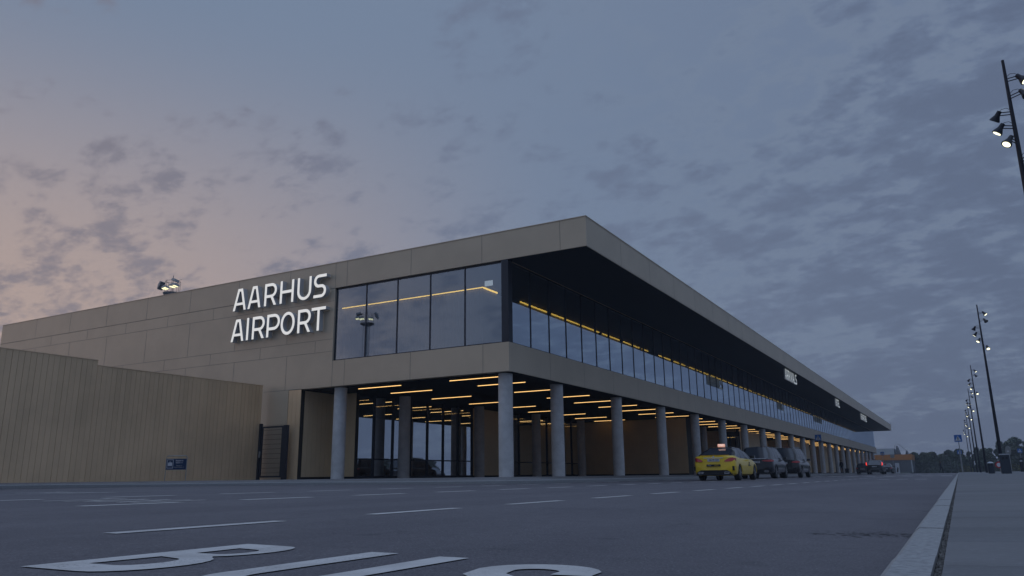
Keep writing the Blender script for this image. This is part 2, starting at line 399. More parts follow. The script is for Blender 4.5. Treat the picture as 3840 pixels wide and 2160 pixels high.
for X in (-4.52, -8.78):
    y = -8.0; x = X
    while y < 90:
        x2 = X + rs0.uniform(-.012, .012); L = rs0.uniform(.4, 1.1); w_ = rs0.uniform(.002, .0045)
        g.face([(x - w_, y, zroad(x - w_) + .002), (x + w_, y, zroad(x) + .002), (x2 + w_, y + L, zroad(x2) + .002), (x2 - w_, y + L, zroad(x2 - w_) + .002)]); y += L; x = x2
for Y, xa, xb in ((6.6, -4.2, -.2), (14.2, -4.2, -.2)):
    x = xa; y = Y
    while x < xb:
        y2 = Y + rs0.uniform(-.03, .03); L = min(rs0.uniform(.2, .5), xb - x + .001); g.face([(x, y - .006, zroad(x) + .002), (x + L, y2 - .006, zroad(x + L) + .002), (x + L, y2 + .006, zroad(x + L) + .002), (x, y + .006, zroad(x) + .002)]); x += L; y = y2
# worn ravelled patch by the kerb
for k in range(230):
    x = -.75 + rs0.betavariate(2, 1.6) * .56; y = 4.35 + rs0.gauss(0, .10) ; r_ = rs0.uniform(.004, .014)
    g.face([(x + r_ * math.cos(a) * rs0.uniform(.7, 1.2), y + r_ * .6 * math.sin(a), zroad(x) + .0015 + k * 2e-6) for a in (0, 1, 2.1, 3.1, 4.2, 5.2)])
tag(g.build('road', [M['asphalt'], M['seam']]), kind='structure')
g = MB(); g.face([(30, 120, -.14), (60, 120, -.14), (60, 185, -.14), (-.05, 215, -.14), (-.05, 196, -.14), (30, 150, -.14)]); 
tag(g.build('side_road', M['asphalt']), kind='structure')
# near kerb, gravel joint and pavement on the right
g = MB(); yy = -8.0; rnd = random.Random(3)
while yy < 196:
    L = 1.0; j = rnd.uniform(-.0012, .0012); z = -.18 + rnd.uniform(-.002, .002)
    x0, x1 = -.162 + j, -.068
    prof = [(x0 - .014, -.33), (x0 - .012, -.225), (x0 + .006, z - .012), (x0 + .022, z), (x1, z), (x1, -.33)]
    g.prism(prof, 'y', yy + .0012, yy + L - .0012); yy += L
tag(g.build('kerb', M['kerb']), kind='structure')
g = MB(); g.box(-.0655, -.0525, -8, 196, -.4, -.192); rs = random.Random(5)
for i in range(2600):
    y = .9 + (rs.random() ** 2.2) * 22; x = rs.uniform(-.065, -.053); s_ = rs.uniform(.002, .005); z = -.192
    g.tube([(x, y, z), (x, y, z + s_ * 1.3)], [s_, s_ * .5], 5)
tag(g.build('gravel_joint', M['gravel']), kind='structure')
g = MB()
PV = [(-.05, -.178), (2.2, -.13), (6, -.10), (30, -.10)]
for (a, za), (b, zb) in zip(PV, PV[1:]): g.face([(a, -8, za), (b, -8, zb), (b, 196, zb), (a, 196, za)])
g.face([(-.05, -8, -.178), (-.05, 196, -.178), (-.05, 196, -.4), (-.05, -8, -.4)])
tag(g.build('pavement', M['pave'], recalc=False), kind='structure')
# terminal pavement with its kerb curving round the corner
KP = [(-26.1, -10), (-26.1, 4), (-26.0, 11), (-25.7, 15), (-24.9, 18), (-23.3, 20.3), (-21, 21.8), (-18, 22.7), (-15, 23.15), (-13.7, 23.5), (-12.95, 24.2), (-12.65, 25.4), (-12.6, 28), (-12.6, 60), (-12.6, 120), (-12.6, 190)]
KV = [Vector(p) for p in KP]; NV = []
for i in range(len(KV)):
    d_ = (KV[min(i + 1, len(KV) - 1)] - KV[max(i - 1, 0)]).normalized(); NV.append(Vector((-d_.y, d_.x)))
def kz(i): return -.055 if i < 4 else (-.085 if i < 7 else -.105)
kb = MB(); pv = MB(); R_ = []
for i in range(len(KV)):
    p, n_ = KV[i], NV[i]; o = lambda s_: (p.x + n_.x * s_, p.y + n_.y * s_); z = kz(i)
    R_.append([(*o(0), zr(p.x) - .05), (*o(.0), z - .03), (*o(.02), z), (*o(.17), z), (*o(.171), z - .03), (*o(.172), z - .004), (*o(1.75), 0)])
for a, b in zip(R_, R_[1:]):
    for k in range(4): kb.face([a[k], b[k], b[k + 1], a[k + 1]])
    pv.face([a[5], b[5], b[6], a[6]])
pv.face([r[6] for r in R_] + [(-120, 190, 0), (-120, -10, 0)])
tag(kb.build('terminal_kerb', M['kerb'], recalc=False), kind='structure'); tag(pv.build('terminal_pavement', M['pave2'], recalc=False), kind='structure')
# fallen branch / leaf litter by the kerb and the worn patch in the road are part of the road surface
# painted markings: one object per painted line or word
def rect(mb, x0, x1, y0, y1): mb.face([(x0, y0, zr(x0) + .004), (x1, y0, zr(x1) + .004), (x1, y1, zr(x1) + .004), (x0, y1, zr(x0) + .004)])
for X, y0, n_, nm in ((-4.3, 2.88, 45, 'lane_line'), (-8.6, 3.05, 44, 'lane_line'), (-12.05, .98, 20, 'lane_line')):
    mb = MB()
    for k in range(n_):
        y = y0 + k * 2.31
        if y < 105: w2 = .065 if X > -5 else .10; rect(mb, X - w2, X + w2, y, y + 1.32)
    tag(mb.build(nm, M['paint']), kind='structure')
mb = MB()
for k in range(9): rect(mb, -11.6 + k * 1.3, -11.6 + k * 1.3 + .72, 66.0, 69.5)
for k in range(8): rect(mb, -10.95 + k * 1.3, -10.95 + k * 1.3 + .60, 70.5, 72.0)
for k in range(9): rect(mb, -11.6 + k * 1.3, -11.6 + k * 1.3 + .7, 118.0, 122.0)
tag(mb.build('zebra_crossing', M['paint']), kind='structure')
mb = MB()
for k in range(3): rect(mb, -3.1 + k * .72, -2.66 + k * .72, 37.2, 38.0)
tag(mb.build('give_way_line', M['paint']), kind='structure')

def flat_shape(loops, name, z, m_):
    cu = bpy.data.curves.new(name, 'CURVE'); cu.dimensions = '2D'; cu.fill_mode = 'BOTH'
    for lp in loops:
        sp = cu.splines.new('POLY'); sp.points.add(len(lp) - 1); sp.use_cyclic_u = True
        for q, p in zip(sp.points, lp): q.co = (p[0], p[1], 0, 1)
    ob = bpy.data.objects.new('c', cu); C.objects.link(ob)
    dg = bpy.context.evaluated_depsgraph_get(); me = bpy.data.meshes.new_from_object(ob.evaluated_get(dg)); bpy.data.objects.remove(ob)
    me.name = name
    for v in me.vertices: v.co.z = zr(v.co.x) + z
    me.materials.clear(); me.materials.append(m_); o = bpy.data.objects.new(name, me); C.objects.link(o); return o
def smooth_loop(pts, n=6):
    out = []; N = len(pts)
    for i in range(N):
        p0, p1, p2, p3 = [Vector(pts[(i + k) % N][:2]) for k in (-1, 0, 1, 2)]
        if len(pts[i]) > 2 and len(pts[(i + 1) % N]) > 2: out.append(tuple(p1)); continue
        for k in range(n):
            t = k / n; out.append(tuple(.5 * ((2 * p1) + (p2 - p0) * t + (2 * p0 - 5 * p1 + 4 * p2 - p3) * t * t + (-p0 + 3 * p1 - 3 * p2 + p3) * t ** 3)))
    return out
bo = [(-2.97, 1.66)] + [(-2.95, 2.68)] + [(-2.70, 2.66)] + arc(-2.66, 2.42, .14, .235, 75, -70, 8) + arc(-2.64, 1.92, .20, .26, 70, -90, 10)
bh1 = [(-2.815, 2.12), (-2.84, 1.83)] + arc(-2.69, 1.96, .09, .13, -90, 80, 8)
bh2 = [(-2.80, 2.50), (-2.80, 2.27)] + arc(-2.68, 2.375, .075, .105, -85, 85, 8)
wd = []
wd.append(flat_shape([bo, bh1, bh2], 'letter', .004, M['paint']))
uo = [(-2.14, 2.60), (-2.14, 1.95)] + arc(-1.895, 1.86, .25, .27, 165, 375, 14) + [(-1.64, 2.56), (-1.775, 2.56), (-1.775, 1.95)] + arc(-1.895, 1.88, .115, .14, 360, 180, 10) + [(-2.0, 2.60)]
wd.append(flat_shape([uo], 'letter', .004, M['paint']))
sc = [(-1.075, 2.25)] + arc(-1.22, 2.30, .145, .13, 20, 180, 9) + [(-1.34, 2.18), (-1.22, 2.07), (-1.10, 1.94)] + arc(-1.22, 1.80, .145, .14, 20, -160, 9)
_, A_, B_ = strip2d(smooth_loop([(p[0], p[1]) for p in sc], 1), .13); wd.append(flat_shape([A_ + B_[::-1]], 'letter', .004, M['paint']))
bus = thing('road_lettering', 'large white letters BUS painted on the asphalt closest to the camera', 'road marking', (0, 0, 0))
for o in wd: o.parent = bus
for (txt, X0, Y0, lab) in (('TAXI', -11.3, 6.35, 'squashed looking white letters painted between the two dashed lines in front of the gate'), ('TAXI', -18.4, 9.8, 'white letters painted on the road at the left edge of the picture, near the kerb')):
    th = thing('road_lettering', lab, 'road marking', (0, 0, 0)); x = X0
    for ch in txt:
        w_ = .16 if ch == 'I' else .55; mb = MB()
        for st_ in glyph(ch, w_, 1.1, .10):
            for q in ([st_[1]] if st_[0] == 'q' else strip2d(st_[1], .12, bool(st_[2]))[0]):
                zz = .004 + .001 * len(mb.f) / 40; mb.face([(x + p[0], Y0 + p[1], zr(x + p[0]) + zz) for p in q])
        mb.build('letter', M['paint'], th); x += w_ + .16

# ------------------------------------------------------------------ terminal
T = thing('airport_terminal', 'long two storey bronze clad airport terminal with glass upper floor on round concrete columns', 'building', (-30, 100, 0))
TO = Vector((-30, 100, 0))
def part(mb, name, mats, parent=T, smooth=False):
    if parent is T: mb.v = [(x + 30, y - 100, z) for x, y, z in mb.v]
    return mb.build(name, mats, parent, smooth)
XC, YC, YE, XR, XL = -14.64, 25.70, 182.4, -11.2, -51.5
Z1, Z2, Z3, Z4 = 3.98, 5.13, 8.48, 9.67
XG = -23.72
# end wall left of the windows (panels + joints as geometry in one mesh)
mb = MB(); mb.box(XL, XG - .02, YC, YC + .3, Z1, Z3); mb.box(XL, -26.3, YC, YC + .3, -.02, Z1)
mb.box(XL, XL + .3, YC + .3, YE, -.02, Z3); mb.box(XL, XC - 1, YE - .3, YE, Z2, Z3)
mb.cur = 1; e = YC - .004; jt = .0075
def hj(z, x0, x1): mb.box(x0, x1, e, YC - .001, z - jt, z + jt)
def vj(x, z0, z1, w_=jt): mb.box(x - w_, x + w_, e, YC - .001, z0, z1)
for z in (8.47, 7.89, 6.13, 5.57): hj(z, XL, XG - .03)
hj(3.99, -27.9, -25.5)
for x in (-45.94, -42.39, -38.88, -35.38, -31.85, -28.36): vj(x, 7.90, 8.45)
for x in (-47.5, -44.0, -40.51, -37.03, -33.57, -30.12, -26.6): vj(x, 6.15, 7.87)
for x in (-45.8, -42.3, -38.8, -35.34, -31.81, -28.32, -24.8): vj(x, 5.59, 6.11)
for x in (-44, -40.5, -37.1, -33.6, -30.06, -26.54): vj(x, 4.0, 5.55)
part(mb, 'wall', [M['panel'], M['joint']])
# roof slab with fascia
mb = MB(); mb.box(XL, XR, YC, 181.0, Z3 + .01, Z4)
mb.cur = 1
for x in (-12.31, -15.87, -19.46, -23.06, -23.75, -26.6, -30.1, -33.7, -37.2, -40.72, -44.21, -47.7): mb.box(x - jt, x + jt, YC - .004, YC - .001, Z3 + .02, Z4 - .01)
for k in range(1, 44): mb.box(XR + .001, XR + .003, YC + k * 3.55 - .006, YC + k * 3.55 + .006, Z3 + .02, Z4 - .01)
mb.cur = 0; mb.box(XL - .01, XR + .02, YC - .02, YC + .06, Z4, Z4 + .03); mb.box(XR - .06, XR + .02, YC + .06, 181.02, Z4, Z4 + .03)
roof = part(mb, 'roof', [M['panel'], M['joint']])
mb = MB(); mb.box(XC + .0, XR - .03, YC + .04, 180.9, Z3 - .02, Z3 + .006); mb.tube([(-11.16, 180.9, Z4), (-11.16, 180.9, Z4 + .5)], .03, 6)
part(mb, 'soffit', M['soffit'])
# lower band = first floor slab
mb = MB(); mb.box(XL + .5, XC, YC + .3, YE, Z1 + .01, Z2); mb.box(XG - .02, XC, YC, YC + .3, Z1 + .01, Z2)
mb.cur = 1
for x in (-23.71, -23.0, -19.4, -15.83): mb.box(x - jt, x + jt, YC - .004, YC - .001, Z1 + .02, Z2 - .005)
for k in range(1, 44): mb.box(XC + .001, XC + .003, YC + k * 3.55 - .005, YC + k * 3.55 + .005, Z1 + .02, Z2 - .01)
part(mb, 'floor_band', [M['panel'], M['joint']])
mb = MB(); mb.box(-40, XC - .03, YC + .31, YE - .05, Z1 - .03, Z1 + .004); part(mb, 'ceiling', M['ceiling'])
# upper interior
mb = MB(); mb.box(-28.2, -17.74, 28.8, 28.9, Z2 + .01, 8.30)
for k in range(46): x = -28.1 + k * .225; mb.box(x, x + .05, 28.77, 28.8, Z2 + .01, 8.30)
mb.box(-17.84, -17.74, 28.9, YE - 1, Z2 + .01, 8.30); mb.box(-28.3, -28.2, YC + .35, 28.9, Z2 + .01, Z3 - .05)
part(mb, 'inner_wall', M['inwall'])
mb = MB(); mb.box(-26.0, -17.66, 28.70, 28.74, 8.325, 8.365); part(mb, 'cove_light', M['strip_in'])
y = 28.8
while y < 175:
    L = random.choice((2.9, 2.9, 1.2, 3.3)); mb = MB(); mb.box(-17.71, -17.66, y, y + L, 8.31, 8.375); part(mb, 'cove_light', M['strip_in']); y += 3.42
mb = MB(); mb.box(-28, XC - .3, YC + .3, YE - .5, Z3 - .04, Z3 - .01); part(mb, 'inner_ceiling', M['ceiling'])
mb = MB(); mb.box(-16.9, -16.5, 27.6, 27.62, 8.05, 8.28); part(mb, 'notice_plate', M['notice'])
# corner post and windows
mb = MB(); mb.box(-14.96, XC - .001, YC + .001, YC + .32, Z2 + .003, Z3 + .003); part(mb, 'corner_post', M['steel'])
def window(name, w_, h, flip, loc):
    pn = MB(); pn.face([(0, 0, 0), (w_, 0, 0), (w_, 0, h), (0, 0, h)])
    o = pn.build('window', M['glass_up'], T)
    fr = MB(); k = .028
    fr.box(-k, k, -.022, .07, 0, h); fr.box(k, w_ - k, -.018, .05, 0, .05); fr.box(k, w_ - k, -.018, .05, h - .06, h)
    f = fr.build('frame', M['steel'], o); return o
H_ = Z3 - Z2 - .02
wend = window('window', 1.738, H_, 0, None); wend.location = Vector((XG + .01, YC + .12, Z2 + .005)) - TO
for k in range(1, 5):
    c = wend.copy(); C.objects.link(c); c.parent = T; c.location = Vector((XG + .01 + k * 1.738, YC + .12, Z2 + .005)) - TO
    f = [x for x in C.objects if x.parent == wend][0].copy(); C.objects.link(f); f.parent = c
NW = 91; dyw = 1.71
for k in range(NW):
    c = wend.copy(); C.objects.link(c); c.parent = T; c.scale = (1.71 / 1.738, 1, 1)
    c.location = Vector((XC - .12, YC + .34 + k * dyw, Z2 + .005)) - TO; c.rotation_euler = (0, 0, math.pi / 2)
    f = [x for x in C.objects if x.parent == wend][0].copy(); C.objects.link(f); f.parent = c
# columns
def column_mesh():
    mb = MB(); mb.tube([(0, 0, -.02), (0, 0, 3.9), (0, 0, 3.955)], [.29, .285, .285], 28); return mb
c0 = part(column_mesh(), 'column', M['concrete'], T, True)
me = c0.data
for v in me.vertices: v.co -= Vector((30, -100, 0))
cols = [(-23.6, 26.2), (-15.1, 26.2)] + [(-15.08, 30.7 + 7 * k) for k in range(22)] + [(-23.6, 30.9 + 7 * k) for k in range(4)] + [(-17.5, 58.7), (-18.5, 65.7), (-19.5, 79.7), (-19.5, 93.7)]
for i, (x, y) in enumerate(cols):
    c = c0 if i == 0 else c0.copy()
    if i: C.objects.link(c); c.parent = T
    c.location = Vector((x, y, 0)) - TO
# slatted ground floor walls
def slatwall(axis, fixed, a, b, z0, z1, sgn, mats, name='slat_wall', pitch=.2, thick=.25, plinth=True, par=T):
    """slats face sgn along the normal axis; wall runs a..b on the other axis"""
    mb = MB(); n_ = max(1, round((b - a) / pitch)); w_ = (b - a) / n_
    def bx(p0, p1, d0, d1, q0, q1):
        lo, hi = sorted((fixed + sgn * d0, fixed + sgn * d1))
        if axis == 'y': mb.box(p0, p1, lo, hi, q0, q1)     # runs along x, faces +-y
        else: mb.box(lo, hi, p0, p1, q0, q1)
    for k in range(n_): bx(a + k * w_ + .004, a + (k + 1) * w_ - .004, -.03, 0, z0 + (.1 if plinth else 0), z1)
    mb.cur = 1; bx(a, b, -thick, -.03, z0 + (.1 if plinth else 0), z1 - .002)
    if plinth: mb.cur = 2; bx(a + .02, b - .02, -thick + .02, -.06, z0 - .02, z0 + .1)
    return part(mb, name, mats + [M['groove'], M['plinth']], par)
slatwall('y', YC + .0, -26.28, -25.52, 0, 3.965, -1, [M['slat']], pitch=.25, plinth=False)
slatwall('x', -25.54, 25.98, 28, 0, 3.93, 1, [M['slat_in']], pitch=.3)
slatwall('y', 28.0, -25.5, -24.26, 0, 3.93, -1, [M['slat_in']], pitch=.31)
slatwall('x', -24.3, 38.36, 41.98, 0, 3.93, 1, [M['slat_in']], pitch=.3)
slatwall('y', 54.0, -24.5, -16.4, 0, 3.93, -1, [M['slat_in']], pitch=.3, thick=2.5)
for y0, y1, xr in ((72, 84, -17.0), (98, 112, -17.2), (124, 140, -17.0), (150, 166, -17.0)):
    slatwall('y', float(y0), -24.5, xr - .26, 0, 3.93, -1, [M['slat_in']], pitch=.3, thick=.25)
    slatwall('x', xr, float(y0), float(y1), 0, 3.93, 1, [M['slat_in']], pitch=.3)
mb = MB(); mb.box(-34, -33.8, 29, 180, 0, 3.95); mb.box(-34, -24.6, 60, 60.2, 0, 3.95); mb.box(-34, -24.6, 28.3, 28.5, 0, 3.95)
part(mb, 'lobby_back_wall', M['slat_in'])
# lobby glass
def lobby(y0, y1, n_):
    pn = MB(); pn.face([(-24.40, y0, .1), (-24.40, y1, .1), (-24.40, y1, 3.94), (-24.40, y0, 3.94)]); o = part(pn, 'lobby_window', M['glass_lo'])
    fr = MB()
    for k in range(n_ + 1):
        y = y0 + (y1 - y0) * k / n_; fr.box(-24.46, -24.33, y - .035, y + .035, .1, 3.95)
    fr.box(-24.45, -24.34, y0, y1, .87, .93); fr.box(-24.46, -24.33, y0, y1, 0, .12)
    fr.v = [(x + 30, yy_ - 100, z) for x, yy_, z in fr.v]; fr.build('frame', M['steel'], o)
lobby(28.05, 38.35, 7); lobby(42.0, 53.9, 6); lobby(56.6, 71.9, 8); lobby(84.1, 97.9, 7)
mb = MB(); mb.box(-24.3, -24.28, 55, 56.5, 0, 3.9); 
# sliding door of the arrivals hall
dr = MB(); dr.face([(-18.6, 71.82, 0), (-17.0, 71.82, 0), (-17.0, 71.82, 3.35), (-18.6, 71.82, 3.35)]); do = part(dr, 'sliding_door', M['glass_lo'])
fr = MB(); fr.box(-18.7, -16.9, 71.68, 71.90, 3.35, 3.75)
for x in (-18.65, -18.1, -17.8, -17.3, -16.95): fr.box(x - .04, x + .04, 71.74, 71.88, 0, 3.35)
fr.v = [(x + 30, y - 100, z) for x, y, z in fr.v]; fr.build('frame', M['steel'], do)
# ceiling strip lights
lt = MB(); lt.box(-1.2, 1.2, -.016, .016, 3.928, 3.95); l0 = lt.build('ceiling_light', M['strip'], T); first = True
YA = [26.72, 28.95, 32.25, 35.7, 39.02, 42.42, 45.78, 49.12, 52.45] + [55.8 + 3.38 * k for k in range(36)]
YB = [26.82, 29.15, 32.52, 36.08, 39.4, 42.95, 46.35, 49.92, 53.28] + [57.2, 60.5, 63.9, 67.3, 70.5, 86, 89.4, 92.8, 96.2, 113.6, 117, 120.4, 142, 145.4, 148.6]
for X, Ys in ((-16.9, YA), (-21.92, YB), (-27.2, [31, 34.3, 37.6, 41, 44.3, 47.6, 51, 54.3, 57.6])):
    for y in Ys:
        c = l0 if first else l0.copy()
        if not first: C.objects.link(c); c.parent = T
        first = False; c.location = Vector((X, y, 0)) - TO

# signs on the terminal
SG = thing('airport_sign', 'large illuminated channel letters reading AARHUS AIRPORT on the end wall', 'sign', (-27, 25.4, 7.5))
SO = Vector((-27, 25.4, 7.5)); YF = 25.42
def sign_line(chars, spans, z0, h):
    for ch, (a, b) in zip(chars, spans):
        to3 = lambda u, v, d_, a=a: (a + u - SO.x, YF + d_ - SO.y, z0 + v - SO.z)
        letter(ch, b - a, h, .136, to3, .27, 'letter', [M['letter'], M['letter_side']], SG)
sign_line('AARHUS', [(-30.11, -29.21), (-29.09, -28.21), (-27.97, -27.17), (-26.94, -26.06), (-25.83, -24.96), (-24.80, -24.04)], 8.07, 1.09)
sign_line('AIRPORT', [(-30.10, -29.22), (-29.06, -28.90), (-28.66, -27.84), (-27.69, -26.84), (-26.78, -25.89), (-25.70, -24.90), (-24.86, -24.0)], 6.53, 1.09)
def side_sign(txt, y0, y1, lab):
    th = thing('hanging_sign', lab, 'sign', (-11.45, y0, 8.0)); n_ = len(txt); units = [(.4 if c == 'I' else 1.0) for c in txt]
    u = (y1 - y0) / (sum(units) + .28 * (n_ - 1)); y = y0
    for c, k in zip(txt, units):
        to3 = lambda p, q, d_, y=y: (.0 - d_, y + p - y0, -.42 + q)
        letter(c, u * k, .87, .13, to3, .12, 'letter', [M['letter_far'], M['letter_side']], th); y += u * (k + .28)
side_sign('ARRIVALS', 66.1, 71.4, 'white lit letters reading ARRIVALS hanging under the roof edge')
side_sign('HOTEL', 96.7, 100.2, 'short white lit sign under the roof edge between the two longer words')
side_sign('DEPARTURES', 123.9, 131.9, 'farthest white lit sign under the roof edge, near the end of the terminal')

# screen wall at the left, two lengths with a small step
def screen(name, y0, y1, x, z1, lab):
    th = thing(name, lab, 'wall', (x, y0, 0)); mb = MB(); n_ = round((y1 - y0) / .205); w_ = (y1 - y0) / n_; rr = random.Random(int(y0))
    for k in range(n_):
        d_ = rr.uniform(0, .008); mb.cur = rr.choice((0, 0, 2, 3)); mb.box(-.04, d_, k * w_ + .005, (k + 1) * w_ - .005, 0, z1)
    mb.cur = 1; mb.box(-.2, -.041, 0, y1 - y0, 0, z1 - .01)
    mb.build('slat_panel', [M['slat'], M['groove'], M['slat_b'], M['slat_c']], th)
    mb = MB(); mb.box(-.21, .02, -.005, y1 - y0 + .005, z1 + .002, z1 + .03); mb.build('coping', M['slat'], th)
screen('screen_wall', 17.32, 25.42, -27.67, 4.24, 'golden brown slatted screen wall behind the luggage sign, ending at the gate')
screen('screen_wall', -4.0, 17.28, -27.60, 4.42, 'taller slatted screen wall at the left edge of the picture')
# gate
G = thing('metal_gate', 'dark blue metal mesh gate between the slatted screen wall and the terminal', 'gate', (-26.8, 25.40, 0))
for s_, w_ in ((-1, .055), (1, .12)):
    mb = MB(); x = s_ * .8; mb.box(x - w_, x + w_, -.06, .06, -.01, 2.5 if s_ < 0 else 2.38); mb.build('post', M['steel'], G)
mb = MB(); mb.box(-.73, -.65, -.03, .03, .1, 2.36); mb.box(.56, .66, -.03, .03, .1, 2.36); mb.box(-.65, .56, -.03, .03, .1, .17); mb.box(-.65, .56, -.03, .03, 2.29, 2.36)
for k in range(16): mb.tube([(-.70 + k * .085, 0, 2.36), (-.70 + k * .085, 0, 2.42)], .008, 4)
mb.build('frame', M['steel'], G)
mb = MB()
for k in range(22): x = -.62 + k * .054; mb.box(x - .003, x + .003, -.004, .004, .17, 2.29)
for k in range(10): z = .3 + k * .21; mb.box(-.65, .56, -.012, -.005, z - .007, z + .007)
mb.build('mesh_panel', M['steel'], G)
mb = MB(); mb.box(-.75, -.71, -.09, -.03, .98, 1.26); mb.build('handle', M['greym'], G)
mb = MB(); mb.box(-.66, -.58, -.07, -.03, .96, 1.12); mb.build('lock_box', M['black'], G)
# luggage board
L_ = thing('information_board', 'small blue luggage information board on a grey tubular stand by the slatted wall', 'sign', (-26.45, 20.2, 0.0), math.radians(33)); L_.scale = (.70, 1, .87)
mb = MB(); pts = [(-.56, 0, -.02), (-.56, 0, 1.0), (-.53, 0, 1.06), (-.47, 0, 1.09), (.47, 0, 1.09), (.53, 0, 1.06), (.56, 0, 1.0), (.56, 0, -.02)]
mb.tube(pts, .018, 8); mb.build('stand', M['greym'], L_, True)
mb = MB(); mb.box(-.54, .54, -.02, .02, .48, .97); mb.build('board', M['navy'], L_)
mb = MB(); mb.box(-.53, .53, -.028, -.021, .958, .968); mb.box(-.53, .53, -.028, -.021, .482, .492); mb.build('border', M['greym'], L_)
mb = MB(); X0, X1, Za, Zb = -.50, -.16, .55, .93
for b_ in ((X0, X1, Zb - .02, Zb), (X0, X1, Za, Za + .02), (X0, X0 + .02, Za + .02, Zb - .02), (X1 - .02, X1, Za + .02, Zb - .02)): mb.box(b_[0], b_[1], -.028, -.021, b_[2], b_[3])
mb.box(-.44, -.38, -.028, -.021, .65, .80); mb.box(-.37, -.29, -.028, -.021, .65, .80); mb.box(-.28, -.22, -.028, -.021, .65, .80); mb.box(-.37, -.355, -.028, -.021, .80, .84); mb.box(-.305, -.29, -.028, -.021, .80, .84); mb.box(-.355, -.305, -.028, -.021, .825, .84)
mb.build('suitcase_symbol', M['white'], L_)
text_obj('Baggage to\nStation 11', .095, 'lettering', M['white'], L_, (.16, -.024, .84), (math.pi / 2, 0, 0))
text_obj('Baggage to\nAirport station 11', .075, 'lettering', M['greym'], L_, (.17, -.024, .63), (math.pi / 2, 0, 0))

# ------------------------------------------------------------------ lamp masts along the pavement
def spot(on):
    mb = MB(); ax_ = Vector((.55, -.25, -.80)).normalized(); o = Vector((.30, 0, 0)); q = [o - ax_ * .11, o - ax_ * .02, o + ax_ * .01, o + ax_ * .11, o + ax_ * .145]
    mb.tube(q, [.05, .058, .064, .112, .118], 16); mb.tube([(0.02, .0, .02), (.27, 0, .06)], .012, 6); mb.tube([(0.02, 0, -.05), (.29, 0, -.01)], .012, 6)
    mb.tube([(.03, 0, .08), (.10, 0, .14), (.2, 0, .13), (.26, 0, .08)], .006, 5, False)
    body = mb; l = MB(); l.tube([o + ax_ * .146, o + ax_ * .152], .088, 16)
    return body, l
def lamp_mast(label, loc, hgt):
    th = thing('lamp_mast', label, 'lamp post', loc, 0, 'lamp masts along the right pavement')
    mb = MB(); mb.tube([(0, 0, 0), (0, 0, hgt * .5), (0, 0, hgt)], [.105, .07, .032], 14); mb.build('pole', M['pole'], th, True)
    # z, angle, lit
    for z, a, on in ((hgt - .52, 10, 1), (hgt - .98, -20, 0), (hgt - 1.38, 175, 0), (hgt - 1.75, 195, 1), (hgt - 2.15, 235, 1), (hgt - 2.62, -50, 1)):
        b_, l_ = spot(on); h = b_.build('spotlight', M['pole'], th, True); h.location = (0, 0, z); h.rotation_euler = (0, 0, math.radians(a))
        k = l_.build('lens', M['spot_on'] if on else M['carglass'], h)
    return th
PB = lambda x: -.178 + (x + .05) * .048 / 2.25 if x < 2.2 else (-.13 if x < 3 else -.12)
Lh = [(20.6, 'tall black lamp mast at the right edge of the picture, the nearest one'), (53, 'second black lamp mast from the right, rising behind the square litter bin'), (84, 'third black lamp mast from the right, beside the round topped bin'),
      (108, 'fourth black lamp mast from the right in the pavement row'), (126, 'fifth black lamp mast from the right in the pavement row'), (151, 'sixth black lamp mast from the right in the pavement row'), (187, 'farthest and smallest black lamp mast, leftmost of the row')]
lm = None
for y, lab in Lh:
    if lm is None: lm = lamp_mast(lab, (2.2, y, PB(2.2)), 9.85)
    else: place(lm, (2.2, y, PB(2.2)), 0, lab)

# ------------------------------------------------------------------ apron flood mast
def flood(label, loc, hgt, sc_=1.0):
    th = thing('floodlight_mast', label, 'floodlight', loc); th.scale = (sc_,) * 3
    mb = MB()
    for k in range(3):
        a = k * 2.094; mb.tube([(.75 * math.cos(a), .75 * math.sin(a), 0), (.75 * math.cos(a), .75 * math.sin(a), hgt - 1.6)], .045, 6)
    mb.tube([(0, 0, 0), (0, 0, hgt - 1.6)], [.2, .14], 8)
    for k in range(int(hgt / 1.6)): z = k * 1.6; mb.tube([(.75, 0, z), (-.37, .65, z + .8)], .02, 4); mb.tube([(-.37, .65, z), (-.37, -.65, z + .8)], .02, 4)
    mb.build('lattice_mast', M['greym'], th)
    mb = MB(); mb.tube([(0, 0, hgt - 1.9), (0, 0, hgt - 1.6), (0, 0, hgt - 1.35)], [.5, 1.25, 1.35], 14); mb.build('platform', M['darkclad'], th)
    mb = MB()
    for k in range(8): a = k * .785; mb.tube([(1.1 * math.cos(a), 1.1 * math.sin(a), hgt - 1.35), (1.1 * math.cos(a), 1.1 * math.sin(a), hgt + .5)], .03, 5)
    for k in range(8): a = k * .785; b = a + .785; mb.tube([(1.1 * math.cos(a), 1.1 * math.sin(a), hgt + .5), (1.1 * math.cos(b), 1.1 * math.sin(b), hgt + .5)], .03, 5)
    for s_ in (-1, 1): mb.tube([(s_ * 1.1, 0, hgt + .5), (s_ * 2.0, .1, hgt + .6)], .03, 5)
    mb.tube([(0, 0, hgt - 1.3), (0, 0, hgt + 1.5)], .05, 6); mb.build('railing', M['steel'], th)
    for x, z, tilt, on in ((-1.75, .15, -50, 0), (-1.85, -.25, -50, 0), (-.75, -.55, -8, 1), (.95, -.5, 8, 1), (1.45, .3, 18, 0), (1.6, -.45, 10, 1)):
        mb = MB(); mb.prism([(-.5, -.12), (.5, -.12), (.38, .25), (-.38, .25)], 'y', -.4, .4); h = mb.build('floodlight', M['greym'], th)
        h.location = (x, -.7, hgt + z); h.rotation_euler = (math.radians(-12), math.radians(tilt), 0)
        l = MB(); l.box(-.42, .42, -.34, .34, -.145, -.125); l.build('lens', M['flood_on'] if on else M['carglass'], h)
    return th
fl = flood('floodlight mast with lit lamps rising behind the terminal roof on the left', (-102.9, 75, -.1), 29.8, 1)
